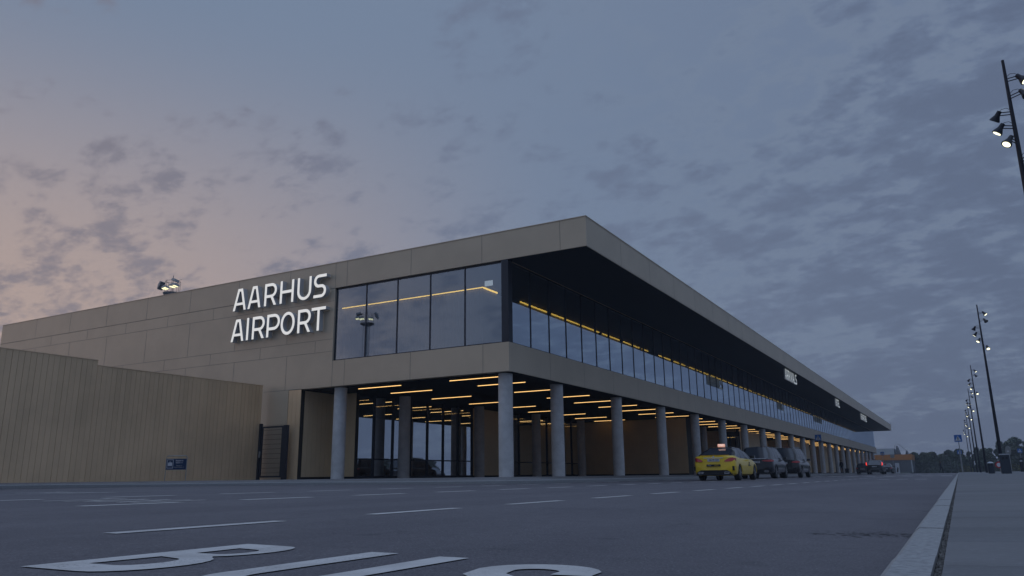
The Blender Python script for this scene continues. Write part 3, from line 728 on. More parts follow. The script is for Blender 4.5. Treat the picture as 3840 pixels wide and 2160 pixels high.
f2 = copy_tree(fl); f2.rotation_euler = (0, 0, 2.6); f2.location = (-93.5, -58.6, -.1); f2['label'] = 'floodlight mast seen only as a reflection in the upper end window'
for o in C.objects:
    pass

# ------------------------------------------------------------------ litter bins, signs, street furniture
b1 = thing('litter_bin', 'square dark grey litter bin with pale lid, right of the lamp masts', 'bin', (2.12, 47.6, PB(2.12)))
mb = MB(); mb.box(-.21, .21, -.21, .21, 0, .86); mb.box(-.20, .20, -.20, .20, .86, .93); mb.build('body', M['bin'], b1)
mb = MB(); mb.box(-.225, .225, -.225, .225, .932, .99); mb.build('lid', M['lid'], b1)
mb = MB(); mb.box(-.13, -.03, -.216, -.211, .70, .83); mb.box(.03, .13, -.216, -.211, .72, .83); mb.build('opening', M['black'], b1)
b2 = thing('litter_bin', 'smaller litter bin with domed pale lid beside a lamp mast', 'bin', (1.72, 56, PB(1.72)))
mb = MB(); mb.tube([(0, 0, 0), (0, 0, .58)], .17, 20); mb.build('body', M['bin'], b2, True)
mb = MB(); mb.tube([(0, 0, .60), (0, 0, .63), (0, 0, .68), (0, 0, .70)], [.18, .18, .12, .03], 20); mb.build('lid', M['lid'], b2, True)
mb = MB(); mb.box(-.09, .09, -.176, -.15, .48, .55); mb.build('opening', M['black'], b2)

def ped_sign(label, loc, rz, top, size=.6, ph=.0, group='pedestrian crossing signs'):
    th = thing('crossing_sign', label, 'sign', loc, rz, group)
    mb = MB(); mb.tube([(0, 0, 0), (0, 0, top + .02)], .035, 10); mb.build('post', M['greym'], th, True)
    s_ = size / 2; mb = MB(); mb.box(-s_, s_, -.06, -.04, top - size, top); mb.build('plate', M['blue'], th)
    c_ = top - s_; mb = MB(); mb.prism([(-s_ * .8, c_ - s_ * .72), (s_ * .8, c_ - s_ * .72), (0, c_ + s_ * .78)], 'y', -.066, -.061); mb.build('triangle', M['white'], th)
    mb = MB(); k = s_
    mb.tube([(0, -.07, c_ + k * .38), (0, -.067, c_ + k * .38)], k * .12, 10)
    mb.prism([(-k * .14, c_ - k * .12), (k * .14, c_ - k * .12), (k * .12, c_ + k * .26), (-k * .12, c_ + k * .26)], 'y', -.071, -.067)
    mb.prism([(-k * .14, c_ - k * .12), (-k * .02, c_ - k * .12), (-k * .16, c_ - k * .55), (-k * .26, c_ - k * .55)], 'y', -.071, -.067)
    mb.prism([(k * .02, c_ - k * .12), (k * .14, c_ - k * .12), (k * .26, c_ - k * .55), (k * .14, c_ - k * .55)], 'y', -.071, -.067)
    for i in range(4): x = -k * .6 + i * k * .36; mb.box(x, x + k * .2, -.071, -.067, c_ - k * .68, c_ - k * .60)
    mb.build('figure', M['black'], th); return th
ped_sign('blue pedestrian crossing sign at the right kerb, the larger of the pair', (.30, 79, -.17), -.25, 3.30)
ped_sign('smaller blue pedestrian crossing sign just behind the one at the right kerb', (.42, 141, -.17), 0, 3.40)
ped_sign('blue pedestrian crossing sign at the right edge of the picture before the trees', (8.5, 143, -.10), 0, 3.4)
ped_sign('blue pedestrian crossing sign in front of the orange banded building', (-11.4, 153, -.2), 0, 3.75)
ped_sign('blue pedestrian crossing sign on a post among the terminal columns', (-12.32, 86.5, -.1), 0, 4.0, .62)
r = thing('round_sign', 'round traffic sign seen from behind on a grey post next to the square bin', 'sign', (3.45, 70, -.12), math.radians(-62))
mb = MB(); mb.tube([(0, 0, 0), (0, 0, 1.9)], .03, 8); mb.build('post', M['greym'], r, True)
mb = MB(); mb.tube([(0, -.05, 1.6), (0, -.035, 1.6)], .36, 28); mb.build('plate', M['greym'], r)
mb = MB(); mb.box(-.12, .12, -.062, -.051, 1.5, 1.62); mb.build('label_plate', M['white'], r)
r = thing('round_sign', 'low round red and white traffic sign half hidden behind the domed bin', 'sign', (4.0, 104, -.1), math.radians(-10))
mb = MB(); mb.tube([(.08, 0, 0), (.08, 0, 1.0)], .03, 8); mb.build('post', M['greym'], r, True)
mb = MB(); mb.tube([(0, -.05, .78), (0, -.035, .78)], .36, 28); mb.build('plate', M['red'], r)
mb = MB(); mb.tube([(0, -.058, .78), (0, -.051, .78)], .22, 28); mb.build('centre', M['white'], r)
r = thing('marker_post', 'thin white marker post in front of the trees', 'post', (4.9, 112, -.1)); mb = MB(); mb.tube([(0, 0, 0), (0, 0, 1.85)], [.04, .035], 8); mb.build('post', M['greym'], r, True)
r = thing('parking_meter', 'dark parking ticket machine at the right edge of the picture', 'parking meter', (5.9, 100, -.1))
mb = MB(); mb.box(-.17, .17, -.14, .14, 0, 1.28); mb.prism([(-.14, 1.28), (.14, 1.28), (.08, 1.45), (-.14, 1.45)], 'x', -.17, .17); mb.build('body', M['black'], r)
mb = MB(); mb.box(-.12, .12, -.15, -.141, 1.05, 1.2); mb.build('display', M['lid'], r)
r = thing('square_sign', 'small grey square sign seen from behind in front of the orange banded building', 'sign', (-10.3, 160, -.2)); mb = MB(); mb.tube([(0, 0, 0), (0, 0, 3.4)], .03, 8); mb.build('post', M['greym'], r); mb = MB(); mb.box(-.35, .35, -.05, -.03, 2.8, 3.4); mb.build('plate', M['greym'], r)
r = thing('advert_board', 'tall white advertising board standing on the pavement beside the parked wagon', 'board', (-9.1, 150, -.2), .1)
mb = MB(); mb.box(-.32, .32, -.03, .03, .03, 1.75); mb.build('panel', M['white'], r)
mb = MB(); mb.prism([(-.15, .2), (.05, .2), (.15, .9), (.02, 1.1), (-.1, .7)], 'y', -.04, -.031); mb.build('print', M['black'], r)

# ------------------------------------------------------------------ cars
def bool_wheels(o, cuts):
    for mb in cuts:
        c = mb.build('cut', M['black']); m_ = o.modifiers.new('b', 'BOOLEAN'); m_.operation = 'DIFFERENCE'; m_.solver = 'EXACT'; m_.object = c
    dg = bpy.context.evaluated_depsgraph_get(); me = bpy.data.meshes.new_from_object(o.evaluated_get(dg)); cs = [m_.object for m_ in o.modifiers]
    o.modifiers.clear(); o.data = me
    for c in cs: bpy.data.objects.remove(c)
def lerp_tab(tab, y):
    for (a, va), (b, vb) in zip(tab, tab[1:]):
        if y <= b:
            t = 0 if b == a else max(0, (y - a) / (b - a)); t = t * t * (3 - 2 * t) if False else t
            return va + (vb - va) * t
    return tab[-1][1]
def car(name, label, cat, P, paint, group=None):
    """origin at ground below the rear bumper, car points +y"""
    th = thing(name, label, cat, (0, 0, 0), 0, group); L, Wd, H = P['L'], P['W'], P['H']; hw = Wd / 2
    ys = sorted(set([0, .03, .09, .2, .35, .5, .7, .9, 1.1, 1.4, 1.8, 2.2, 2.6, 3.0, 3.3, 3.6, 3.9, 4.1, 4.3, 4.45, L - .12, L - .04, L]))
    ys = [y for y in ys if y <= L]
    def half(y):
        r0 = .40; k = 1.0
        if y < r0: k = .80 + .20 * math.sqrt(max(0, 1 - ((r0 - y) / r0) ** 2.2))
        if y > L - .7: k = .72 + .28 * math.sqrt(max(0, 1 - ((y - (L - .7)) / .7) ** 2.2))
        return hw * k
    mb = MB(); rings = []
    for y in ys:
        w_ = half(y); zb = lerp_tab(P['deck'], y); z0 = P['clear'] + (.06 if y < .1 or y > L - .2 else 0)
        half_pts = [(0, z0), (w_ * .80, z0), (w_ * .96, z0 + .07), (w_, z0 + .22), (w_ * 1.0, z0 + (zb - z0) * .55), (w_ * .985, z0 + (zb - z0) * .74), (w_ * .955, zb - .05), (w_ * .90, zb), (w_ * .55, zb + .018), (0, zb + .025)]
        ring = [(x, z) for x, z in half_pts] + [(-x, z) for x, z in half_pts[-2:0:-1]]
        n = len(mb.v); rings.append(n)
        for x, z in ring:
            yy_ = y
            if y < .6: yy_ = y + P['lean'] * max(0, z - .62) * (1 - y / .6)
            mb.v.append((x, yy_, z))
    K = len(ring)
    for a, b in zip(rings, rings[1:]):
        for k in range(K): mb.f.append((a + k, a + (k + 1) % K, b + (k + 1) % K, b + k)); mb.mi.append(0)
    mb.f.append(tuple(rings[0] + k for k in range(K))); mb.f.append(tuple(rings[-1] + k for k in range(K))[::-1]); mb.mi += [0, 0]
    body = mb.build('body', paint, th, 35)
    rw = P['wheel']; ya, yf = P['ra'], P['ra'] + P['wb']; cuts = []
    for y in (ya, yf):
        c = MB(); c.tube([(-hw - .1, y, rw), (-hw + .26, y, rw)], rw + .045, 28); cuts.append(c)
        c = MB(); c.tube([(hw - .26, y, rw), (hw + .1, y, rw)], rw + .045, 28); cuts.append(c)
    bool_wheels(body, cuts); body.data.materials.clear(); body.data.materials.append(paint)
    body.data.shade_smooth(); body.data.set_sharp_from_angle(angle=math.radians(50))
    for y in (ya, yf):
        for s_ in (-1, 1):
            mb = MB(); mb.tube([(s_ * (hw - .235), 0, 0), (s_ * (hw - .22), 0, 0), (s_ * (hw - .03), 0, 0), (s_ * (hw - .015), 0, 0)], [rw - .02, rw, rw, rw - .03], 28)
            wl = mb.build('wheel', M['rubber'], th, True); wl.location = (0, y, rw)
            mb = MB(); mb.tube([(s_ * (hw - .05), 0, 0), (s_ * (hw - .012), 0, 0)], [rw * .70, rw * .72], 24); mb.cur = 1
            mb.tube([(s_ * (hw - .016), 0, 0), (s_ * (hw - .004), 0, 0)], rw * .15, 10)
            for k in range(5):
                a = k * 2 * math.pi / 5; ca, sa = math.cos(a), math.sin(a)
                poly = [(rw * .1 * -sa + rw * .1 * ca, rw * .1 * ca + rw * .1 * sa), (rw * .1 * sa + rw * .1 * ca, -rw * .1 * ca + rw * .1 * sa), (rw * .68 * ca + rw * .06 * sa, rw * .68 * sa - rw * .06 * ca), (rw * .68 * ca - rw * .06 * sa, rw * .68 * sa + rw * .06 * ca)]
                mb.prism(poly, 'x', *sorted((s_ * (hw - .014), s_ * (hw - .006))))
            mb.build('rim', [M['black'], M['rim']], wl)
    # greenhouse: glass volume + painted roof and pillars
    gh = P['gh']   # list of (y_bottom, y_top) corners: rear-bottom, rear-top, front-top, front-bottom
    (rb, rt_, ft, fb) = gh; N = 9; zt = H
    def gring(t, inset=0.0):
        # t from 0 rear .. 1 front; returns points belt->roof on that station
        yb = rb + (fb - rb) * t; yt = rt_ + (ft - rt_) * t; zb = lerp_tab(P['deck'], min(max(yb, .02), L)) - .03
        arch = math.sin(math.pi * min(1, max(0, t))) ** .7 * .045; wb = half(yb) * .90 - inset; wr = P['rw'] - inset
        if t < .12: wr *= .95 + .05 * t / .12
        return [(wb, yb, zb), (wb * .5 + wr * .5 + .03, (yb + yt) / 2, (zb + zt) / 2), (wr, yt, zt - .05 + arch), (wr - .09, yt, zt - .008 + arch), (0, yt, zt + arch + .012)]
    mb = MB(); rings = []
    for i in range(N + 1):
        rg = gring(i / N); full = rg + [(-x, y, z) for x, y, z in rg[-2::-1]]; rings.append(len(mb.v)); mb.v += full
    K = len(full)
    for a, b in zip(rings, rings[1:]):
        for k in range(K - 1): mb.f.append((a + k, a + k + 1, b + k + 1, b + k)); mb.mi.append(0)
    mb.f.append(tuple(rings[0] + k for k in range(K))); mb.f.append(tuple(rings[-1] + k for k in range(K))[::-1]); mb.mi += [0, 0]
    mb.build('windows', M['carglass'], th, 30)
    mb = MB()
    def lift(p, o=.008):
        return (p[0] * (1 + o), p[1], p[2] + o)
    rp = P.get('roofglass', False)
    rows = [gring(i / N) for i in range(N + 1)]
    for a, b in zip(rows, rows[1:]):
        for s_ in (-1, 1):
            f_ = lambda p: ((p[0] + .010) * s_, p[1], p[2] + .012)
            mb.face([f_(a[2]), f_(b[2]), f_(b[3]), f_(a[3])])
            mb.face([f_(a[3]), f_(b[3]), (0, b[4][1], b[4][2] + .012), (0, a[4][1], a[4][2] + .012)])
    def pillar(t0, t1):
        A, B = gring(t0), gring(t1)
        for s_ in (-1, 1):
            f_ = lambda p: ((p[0] + .010) * s_, p[1], p[2] + .004)
            mb.face([f_(A[0]), f_(B[0]), f_(B[1]), f_(A[1])]); mb.face([f_(A[1]), f_(B[1]), f_(B[2]), f_(A[2])])
    for t0, t1 in P['pillars']: pillar(t0, t1)
    # rear pillars as seen from behind
    A = gring(0)
    for s_ in (-1, 1):
        q = lambda p, dx_: ((p[0] - dx_) * s_, p[1] - .012, p[2] + .004)
        mb.face([q(A[0], -.01), q(A[0], P['cp']), q(A[1], P['cp'] * .8), q(A[1], -.01)]); mb.face([q(A[1], -.01), q(A[1], P['cp'] * .8), q(A[3], P['cp'] * .2), q(A[2], -.01)])
    mb.build('roof', paint if not P.get('blackroof') else M['blackpaint'], th, recalc=False)
    # mirrors, lights, plate, trims
    for s_ in (-1, 1):
        mb = MB(); x = s_ * (hw + .06); y = fb - .45; z = lerp_tab(P['deck'], y) + .08
        mb.prism([(x - .11, z - .06), (x + .11, z - .06), (x + .10, z + .08), (x - .10, z + .07)], 'y', y - .06, y + .1); mb.build('mirror', M['blackpaint'], th)
    zt_ = P['tail']; 
    def ysurf(x, z):
        q = min(abs(x) / .972, hw * .9995); y = 0.0
        while half(y) < q and y < .42: y += .004
        return y + P['lean'] * max(0, z - .62) * (1 - y / .6)
    for s_ in (-1, 1):
        mb = MB()
        if P.get('tailpoly'):
            poly = [((hw * a) * s_, b) for a, b in P['tailpoly']]
            y0 = P['lean'] * max(0, zt_ - .62) - .012 + P.get('taily', 0)
            yy2 = lambda x, z: y0 + max(0, (abs(x) / hw - .70)) ** 1.6 * P.get('wrap', 1.7)
            front = [(x, yy2(x, z), z) for x, z in poly]; back = [(x * .985, yy2(x, z) + .30, z) for x, z in poly]; m_ = len(poly)
            mb.v += front + back; mb.f.append(tuple(range(m_))); mb.f.append(tuple(range(m_, 2 * m_))[::-1]); mb.mi += [0, 0]
            for i in range(m_): j = (i + 1) % m_; mb.f.append((i, j, m_ + j, m_ + i)); mb.mi.append(0)
        else:
            tp_ = P['tailprof']; n_ = 14; a0, a1 = tp_[0][0], tp_[-1][0]; cols_ = []
            for i in range(n_ + 1):
                a = a0 + (a1 - a0) * i / n_; lo = lerp_tab([(q[0], q[1]) for q in tp_], a); hi = lerp_tab([(q[0], q[2]) for q in tp_], a); x = hw * a * s_
                cols_.append([(x * (1 + .006 * max(0, a - .9) * 10), ysurf(x, z) - .016 + (.25 if k in (0, 3) else 0) * 0, z) for k, z in enumerate((lo, (lo + hi) / 2, hi))])
            for A_, B_ in zip(cols_, cols_[1:]):
                for k in (0, 1): mb.face([A_[k], B_[k], B_[k + 1], A_[k + 1]])
                for k, sg in ((0, 1), (2, -1)): mb.face([A_[k], B_[k], (B_[k][0] * .97, B_[k][1] + .09, B_[k][2]), (A_[k][0] * .97, A_[k][1] + .09, A_[k][2])])
        mb.build('tail_light', M['lens_on'] if P.get('lit') else M['lens'], th)
    py = P['lean'] * max(0, P['plate'][1] - .62) - .006
    px_, pz = P['plate']; mb = MB(); mb.box(px_ - .26, px_ + .26, py - .012, py + .03, pz - .055, pz + .055); pl = mb.build('number_plate', M['white'], th)
    if P.get('ptext'): text_obj(P['ptext'], .105, 'plate_lettering', M['black'], pl, (px_ + .02, py - .0135, pz), (math.pi / 2, 0, 0), .0006, .92)
    mb = MB(); c_ = P['clear']
    mb.prism([(-hw * .86, c_ + .02), (hw * .86, c_ + .02), (hw * .78, c_ + .17), (hw * .62, c_ + .24), (-hw * .62, c_ + .24), (-hw * .78, c_ + .17)], 'y', -.014, .25); mb.build('rear_diffuser', M['black'], th)
    for s_ in (-1, 1):
        mb = MB(); x = s_ * hw * .62; q = [(x - .11, c_ + .09), (x + .09, c_ + .09), (x + .12, c_ + .16), (x - .09, c_ + .17)]; mb.prism(q, 'y', -.035, .1)
        mb.cur = 1; q2 = [(x - .085, c_ + .105), (x + .075, c_ + .105), (x + .095, c_ + .145), (x - .075, c_ + .155)]; mb.prism(q2, 'y', -.037, -.034); mb.build('exhaust_tip', [M['chrome'], M['black']], th)
    zc = P['chrome'][0]; yc_ = P['lean'] * max(0, zc - .62) - .012; mb = MB(); mb.box(-P['chrome'][1], P['chrome'][1], yc_, yc_ + .05, zc - .014, zc + .014); mb.build('chrome_strip', M['chrome'], th)
    if P.get('rsign'):
        y, z = P['rsign']; mb = MB(); mb.box(-.155, .155, y, y + .10, z, z + .12); rs_ = mb.build('roof_sign', M['roof_on'] if P.get('rlit') else M['roof_off'], th)
        if P.get('rlit'): text_obj('TAXI', .10, 'roof_sign_lettering', M['letter'], rs_, (0, y - .003, z + .07), (math.pi / 2, 0, 0), .0008)
    return th

SED = dict(L=4.69, W=1.81, H=1.42, clear=.20, lean=.22, wheel=.335, ra=.98, wb=2.84, rw=.58, deck=[(0, 1.00), (.1, 1.035), (.5, 1.045), (.9, 1.00), (1.4, .95), (3.2, .93), (3.6, .92), (4.2, .80), (4.69, .62)],
           gh=(.50, 1.42, 2.65, 3.62), pillars=((0, .13), (.38, .42), (.66, .69), (.96, 1.0)), cp=.10, tail=.86, tailprof=[(.52, .80, .825), (.64, .79, .90), (.78, .79, .955), (.90, .80, .965), (.995, .84, .93)],
           plate=(0, .86), ptext='BB 99 339', chrome=(.955, .42), rsign=(1.50, 1.47), rlit=True, blackroof=True)
SUV = dict(L=4.66, W=1.89, H=1.60, clear=.26, lean=.10, wheel=.365, ra=.93, wb=2.87, rw=.66, deck=[(0, 1.06), (.3, 1.09), (.9, 1.07), (3.2, 1.03), (3.7, 1.01), (4.3, .90), (4.66, .70)],
           gh=(.16, .62, 2.75, 3.65), pillars=((0, .10), (.36, .39), (.64, .67), (.96, 1.0)), cp=.13, tail=1.0, tailprof=[(.40, .955, .97), (.55, .93, .995), (.75, .91, 1.01), (.9, .905, 1.01), (.99, .92, .99)],
           plate=(0, .90), ptext='AB 20 589', chrome=(1.075, .62), rsign=(1.5, 1.62), rlit=False)
VOL = dict(SUV, L=4.42, W=1.86, H=1.62, tail=1.1, tailpoly=[(.80, .98), (.86, .98), (.99, 1.12), (.97, 1.40), (.90, 1.40), (.92, 1.14)], taily=.03, wrap=.9, lit=True, ptext='CD 41 207', gh=(.14, .55, 2.6, 3.45), rsign=(1.4, 1.64), rlit=False, chrome=(.62, .5))
WAG = dict(SUV, H=1.46, deck=[(0, .93), (.3, .95), (.9, .94), (3.2, .93), (3.7, .92), (4.3, .80), (4.66, .62)], clear=.2, wheel=.32, W=1.8, tail=.85, tailprof=[(.68, .74, .87), (.85, .73, .885), (.99, .75, .87)], gh=(.16, .6, 2.7, 3.6), chrome=(.95, .3), plate=(0, .70), rsign=None, ptext='EF 33 918', rw=.6)

tx = car('taxi', 'bright yellow saloon taxi with lit roof sign at the head of the parked row', 'car', SED, M['yellow'], 'cars parked in front of the terminal columns')
mb = MB(); mb.box(-.30, .30, -.02, .02, .60, .68); b_ = mb.build('taxi_board', M['black'], tx)
text_obj('Taxi', .085, 'board_lettering', M['white'], b_, (-.17, -.0215, .64), (math.pi / 2, 0, 0), .0006)
text_obj('4x27', .085, 'board_lettering', M['yellow'], b_, (.13, -.0215, .64), (math.pi / 2, 0, 0), .0006)
mb = MB(); mb.tube([(0, .06, 1.005), (0, .10, 1.005)], .035, 16); mb.build('badge', M['chrome'], tx)
mb = MB()
for i in range(8):
    a, b = -.62 + i * .155, -.62 + (i + 1) * .155; f_ = lambda x: .105 + .10 * (abs(x) / .62) ** 2
    mb.face([(a, f_(a), 1.075), (b, f_(b), 1.075), (b, f_(b) + .22, 1.06), (a, f_(a) + .22, 1.06)]); mb.face([(a, f_(a), 1.075), (b, f_(b), 1.075), (b, f_(b) + .03, 1.045), (a, f_(a) + .03, 1.045)])
mb.build('boot_spoiler', M['yellow'], tx)
mb = MB(); mb.box(.900, .908, 2.55, 2.95, .62, .66); mb.box(.900, .908, 2.6, 2.85, .68, .71); mb.box(.900, .908, 2.68, 2.72, .72, .80); mb.box(.900, .908, 2.78, 2.82, .72, .80); mb.build('door_decal', M['black'], tx)
for s_ in (-1, 1):
    mb = MB(); mb.box(*sorted((s_ * .80, s_ * .87)), .02, .12, .42, .60); mb.build('bumper_vent', M['black'], tx)
tx.location = (-9.20, 33.9, zr(-9.3) + .002); tx.rotation_euler = (0, 0, 0)
s1 = car('taxi', 'dark blue grey off-road style taxi parked between the yellow one and the people carrier', 'car', dict(SUV, H=1.70), M['darkpaint'], 'cars parked in front of the terminal columns')
s1.location = (-9.72, 44.3, zr(-9.7) + .002)
s2 = car('taxi', 'black people carrier with roof rails parked third in the row', 'car', dict(SUV, H=1.80, W=1.9, ptext='AH 65 114', rsign=(1.5, 1.82), tailprof=[(.55, .93, .96), (.70, .90, 1.0), (.85, .89, 1.015), (.99, .90, 1.0)], rw=.68, gh=(.12, .42, 2.85, 3.75), chrome=(.50, .30)), M['blackpaint'], 'cars parked in front of the terminal columns')
s2.location = (-9.42, 50.6, zr(-9.5) + .002)
for s_ in (-1, 1):
    mb = MB(); mb.tube([(s_ * .62, .9, 1.78), (s_ * .62, 1.0, 1.86), (s_ * .62, 2.6, 1.87), (s_ * .62, 2.75, 1.79)], .018, 6); mb.build('roof_rail', M['greym'], s2)
v1 = car('crossover_car', 'dark crossover with bright red brake lights driving away by the far columns', 'car', VOL, M['greypaint'])
v1.location = (-8.72, 103, zr(-8.7) + .06)
v2 = car('estate_car', 'grey estate car parked beyond the one with lit brake lights', 'car', WAG, M['greypaint'])
v2.location = (-9.7, 133, zr(-9.7) + .10)
v3 = car('parked_car', 'dark car with its door open beside the far columns, half hidden', 'car', dict(WAG, ptext='GH 12 604'), M['blackpaint'])
v3.location = (-11.9, 122, zr(-11.9) + .06)
mb = MB(); mb.prism([(0, .35), (.85, .35), (.88, .95), (.1, .98)], 'y', 0, .06); d_ = mb.build('door', M['blackpaint'], v3); d_.location = (.92, 2.6, 0)
# cars parked across the car park, seen mirrored in the lobby glass
for i, (x, y, src, lab) in enumerate(((24, 82, s2, 'black people carrier in the car park, seen mirrored in the lobby glass'), (27, 104, s1, 'dark car in the car park, mirrored at the left of the lobby glass'), (25, 70, v2, 'grey estate in the car park, mirrored in the lobby glass beside a column'))):
    c = copy_tree(src); c.location = (x, y, -.1); c.rotation_euler = (0, 0, math.radians(100)); c['label'] = lab; c['group'] = 'cars in the car park seen only as reflections'

# ------------------------------------------------------------------ people
def person(label, loc, rz, joints, rad, edges, mats, extra=None):
    me = bpy.data.meshes.new('person'); me.from_pydata(joints, edges, []); o = bpy.data.objects.new('person', me); C.objects.link(o)
    sk = o.modifiers.new('s', 'SKIN'); 
    if not me.skin_vertices:
        bm = bmesh.new(); bm.from_mesh(me); bm.verts.layers.skin.verify(); bm.to_mesh(me); bm.free()
    for i, v in enumerate(me.skin_vertices[0].data): v.radius = (rad[i], rad[i]); v.use_root = (i == 0)
    ss = o.modifiers.new('u', 'SUBSURF'); ss.levels = 1; ss.render_levels = 1
    dg = bpy.context.evaluated_depsgraph_get(); m2 = bpy.data.meshes.new_from_object(o.evaluated_get(dg)); o.modifiers.clear(); o.data = m2
    m2.materials.clear()
    for m_ in mats: m2.materials.append(m_)
    for p in m2.polygons:
        z = p.center.z; r_ = math.hypot(p.center.x, 0)
        p.material_index = 2 if z > 1.47 else (1 if z < .86 else 0); p.use_smooth = True
    o.location = loc; o.rotation_euler = (0, 0, rz); tag(o, label, 'person'); return o
J = [(0, 0, .95), (0, 0, 1.15), (0, 0, 1.38), (0, .01, 1.50), (0, .02, 1.62), (0, .02, 1.72),
     (.19, 0, 1.38), (.26, .02, 1.10), (.24, .12, .86), (-.19, 0, 1.38), (-.27, .02, 1.10), (-.25, .08, .86),
     (.10, 0, .90), (.11, .08, .50), (.11, .02, .08), (.11, .16, .04), (-.10, 0, .90), (-.10, -.02, .50), (-.10, -.10, .08), (-.10, .03, .04)]
Rd = [.14, .15, .15, .06, .095, .08, .075, .055, .04, .075, .055, .04, .10, .07, .045, .04, .10, .07, .045, .04]
Ed = [(0, 1), (1, 2), (2, 3), (3, 4), (4, 5), (2, 6), (6, 7), (7, 8), (2, 9), (9, 10), (10, 11), (0, 12), (12, 13), (13, 14), (14, 15), (0, 16), (16, 17), (17, 18), (18, 19)]
p1 = person('person in dark jacket and blue jeans standing with a suitcase between the far columns', (-13.55, 113, -.05), 2.6, J, Rd, Ed, [M['cloth_d'], M['cloth_b'], M['hair']])
J2 = [tuple(p) for p in J]; J2[13] = (.11, .25, .55); J2[14] = (.11, .12, .16); J2[15] = (.11, .25, .12); J2[17] = (-.10, -.05, .48); J2[18] = (-.10, -.28, .12); J2[19] = (-.10, -.18, .04); J2[7] = (.25, -.12, 1.12); J2[8] = (.22, .12, 1.05)
p2 = person('person in dark clothes walking alone across the far end of the road', (-2.45, 143, -.12), -1.35, J2, Rd, Ed, [M['cloth_d'], M['cloth_d'], M['hair']])
for p, x in ((p1, 0), (p2, 0)):
    mb = MB(); mb.tube([(0, .0, 1.60), (0, .0, 1.66), (0, .0, 1.74), (0, 0, 1.77)], [.10, .115, .095, .03], 12); mb.build('hair', M['hair'], p, True)
su = thing('suitcase', 'dark wheeled suitcase standing beside the person between the columns', 'suitcase', (-12.95, 113.2, -.06))
mb = MB(); mb.box(-.22, .22, -.13, .13, .06, .62); mb.build('shell', M['cloth_d'], su); mb = MB(); mb.tube([(-.12, 0, .62), (-.12, 0, .98), (.12, 0, .98), (.12, 0, .62)], .012, 6); mb.build('handle', M['greym'], su)
for s_ in (-1, 1): mb = MB(); mb.tube([(s_ * .17, -.04, .035), (s_ * .17, .04, .035)], .035, 10); mb.build('wheel', M['black'], su)

# ------------------------------------------------------------------ background buildings, fence, trees
B = thing('commercial_building', 'low dark building with an orange band beyond the end of the terminal', 'building', (-17, 215, -.1))
mb = MB(); mb.box(-14, 7.35, 0, 14, 0, 3.0); mb.cur = 1; mb.box(7.1, 7.36, -.02, .0, 0, 3.0); mb.build('wall', [M['darkclad'], M['hangar']], B)
mb = MB(); mb.box(-14.1, 7.45, -.1, 14.1, 3.01, 4.35); mb.build('orange_band', M['orange'], B)
B = thing('hangar', 'pale flat hangar wall showing above the orange band at the end of the terminal', 'building', (-20, 262, -.1))
mb = MB(); mb.box(-30, 3.75, 0, 30, 0, 7.1); mb.build('wall', M['hangar'], B)
for x, h in ((4.5, 7.9), (7.0, 6.5)):
    mb = MB(); mb.prism([(x - .65, 3.5), (x + 1.3, 3.5), (x + .0, h)], 'y', -.2, 8); mb.build('gable', M['darkclad'], B)
mb = MB(); mb.tube([(3.9, -.3, 7.0), (4.2, -.3, 8.2), (5.1, -.3, 8.4), (7.2, -.3, 6.3)], .07, 6); mb.build('cable', M['greym'], B)
F = thing('wire_fence', 'tall grey wire mesh fence with cranked posts at the far end of the road', 'fence', (-10.4, 182, -.2))
for k in range(9):
    x = .1 + k * 1.28; mb = MB(); mb.tube([(x, 0, 0), (x, 0, 2.0), (x + .22, -.05, 2.2)], .045, 8); mb.build('post', M['mesh_wire'], F)
mb = MB()
for k in range(42): mb.box(k * .25, k * .25 + .012, .05, .06, .05, 1.95)
for k in range(9): z = .1 + k * .23; mb.box(0, 10.4, .062, .07, z, z + .012)
mb.build('wire_mesh', M['mesh_wire'], F)

def crown_mesh(seed, h, w_, n, conif):
    rr = random.Random(seed); mb = MB(); lumps = []
    for k in range(30):
        t = rr.random(); z = h * (.05 + .88 * t); rad = w_ * (math.sqrt(max(.05, 1 - t ** 1.5)) if not conif else (1.05 - t)) * .65; a = rr.uniform(0, 6.28)
        lumps.append((math.cos(a) * rad * rr.uniform(.2, 1), math.sin(a) * rad * rr.uniform(.2, 1), z, w_ * rr.uniform(.22, .42) * (1.1 - .5 * t)))
    for k in range(n):
        cx_, cy_, cz, R0 = rr.choice(lumps); u = Vector((rr.gauss(0, 1), rr.gauss(0, 1), rr.gauss(0, 1))).normalized() * R0 * rr.uniform(.55, 1.12)
        p = Vector((cx_, cy_, cz)) + Vector((u.x, u.y, u.z * .8)); s_ = rr.uniform(.12, .27)
        a = Vector((rr.gauss(0, 1), rr.gauss(0, 1), rr.gauss(0, .6))).normalized(); b = a.cross(Vector((rr.gauss(0, 1), rr.gauss(0, 1), rr.gauss(0, 1)))).normalized()
        mb.face([p - a * s_, p + b * s_ * .6, p + a * s_, p - b * s_ * .6])
    return mb
protos = []
for sd, h, w_, mk, cf in ((1, 6.0, 3.0, 'leaf1', False), (2, 5.6, 3.2, 'leaf2', False), (3, 7.2, 2.6, 'leaf1', True)):
    th = thing('pine_tree' if cf else 'leafy_tree', 'x', 'tree', (0, 0, 0)); cr_ = crown_mesh(sd, h, w_, 8000, cf)
    cr_.build('crown', M[mk], th, recalc=False)
    mb = MB(); mb.tube([(0, 0, 0), (.08, 0, h * .4), (0, .05, h * .85)], [.17, .11, .04], 8)
    for k in range(5): a = k * 1.3; z = h * (.3 + .1 * k); mb.tube([(0, 0, z), (math.cos(a) * w_ * .5, math.sin(a) * w_ * .5, z + .5)], [.05, .015], 5)
    mb.build('trunk', M['bark'], th, True); protos.append(th)
used = [False] * 3; rr = random.Random(11); i = 0
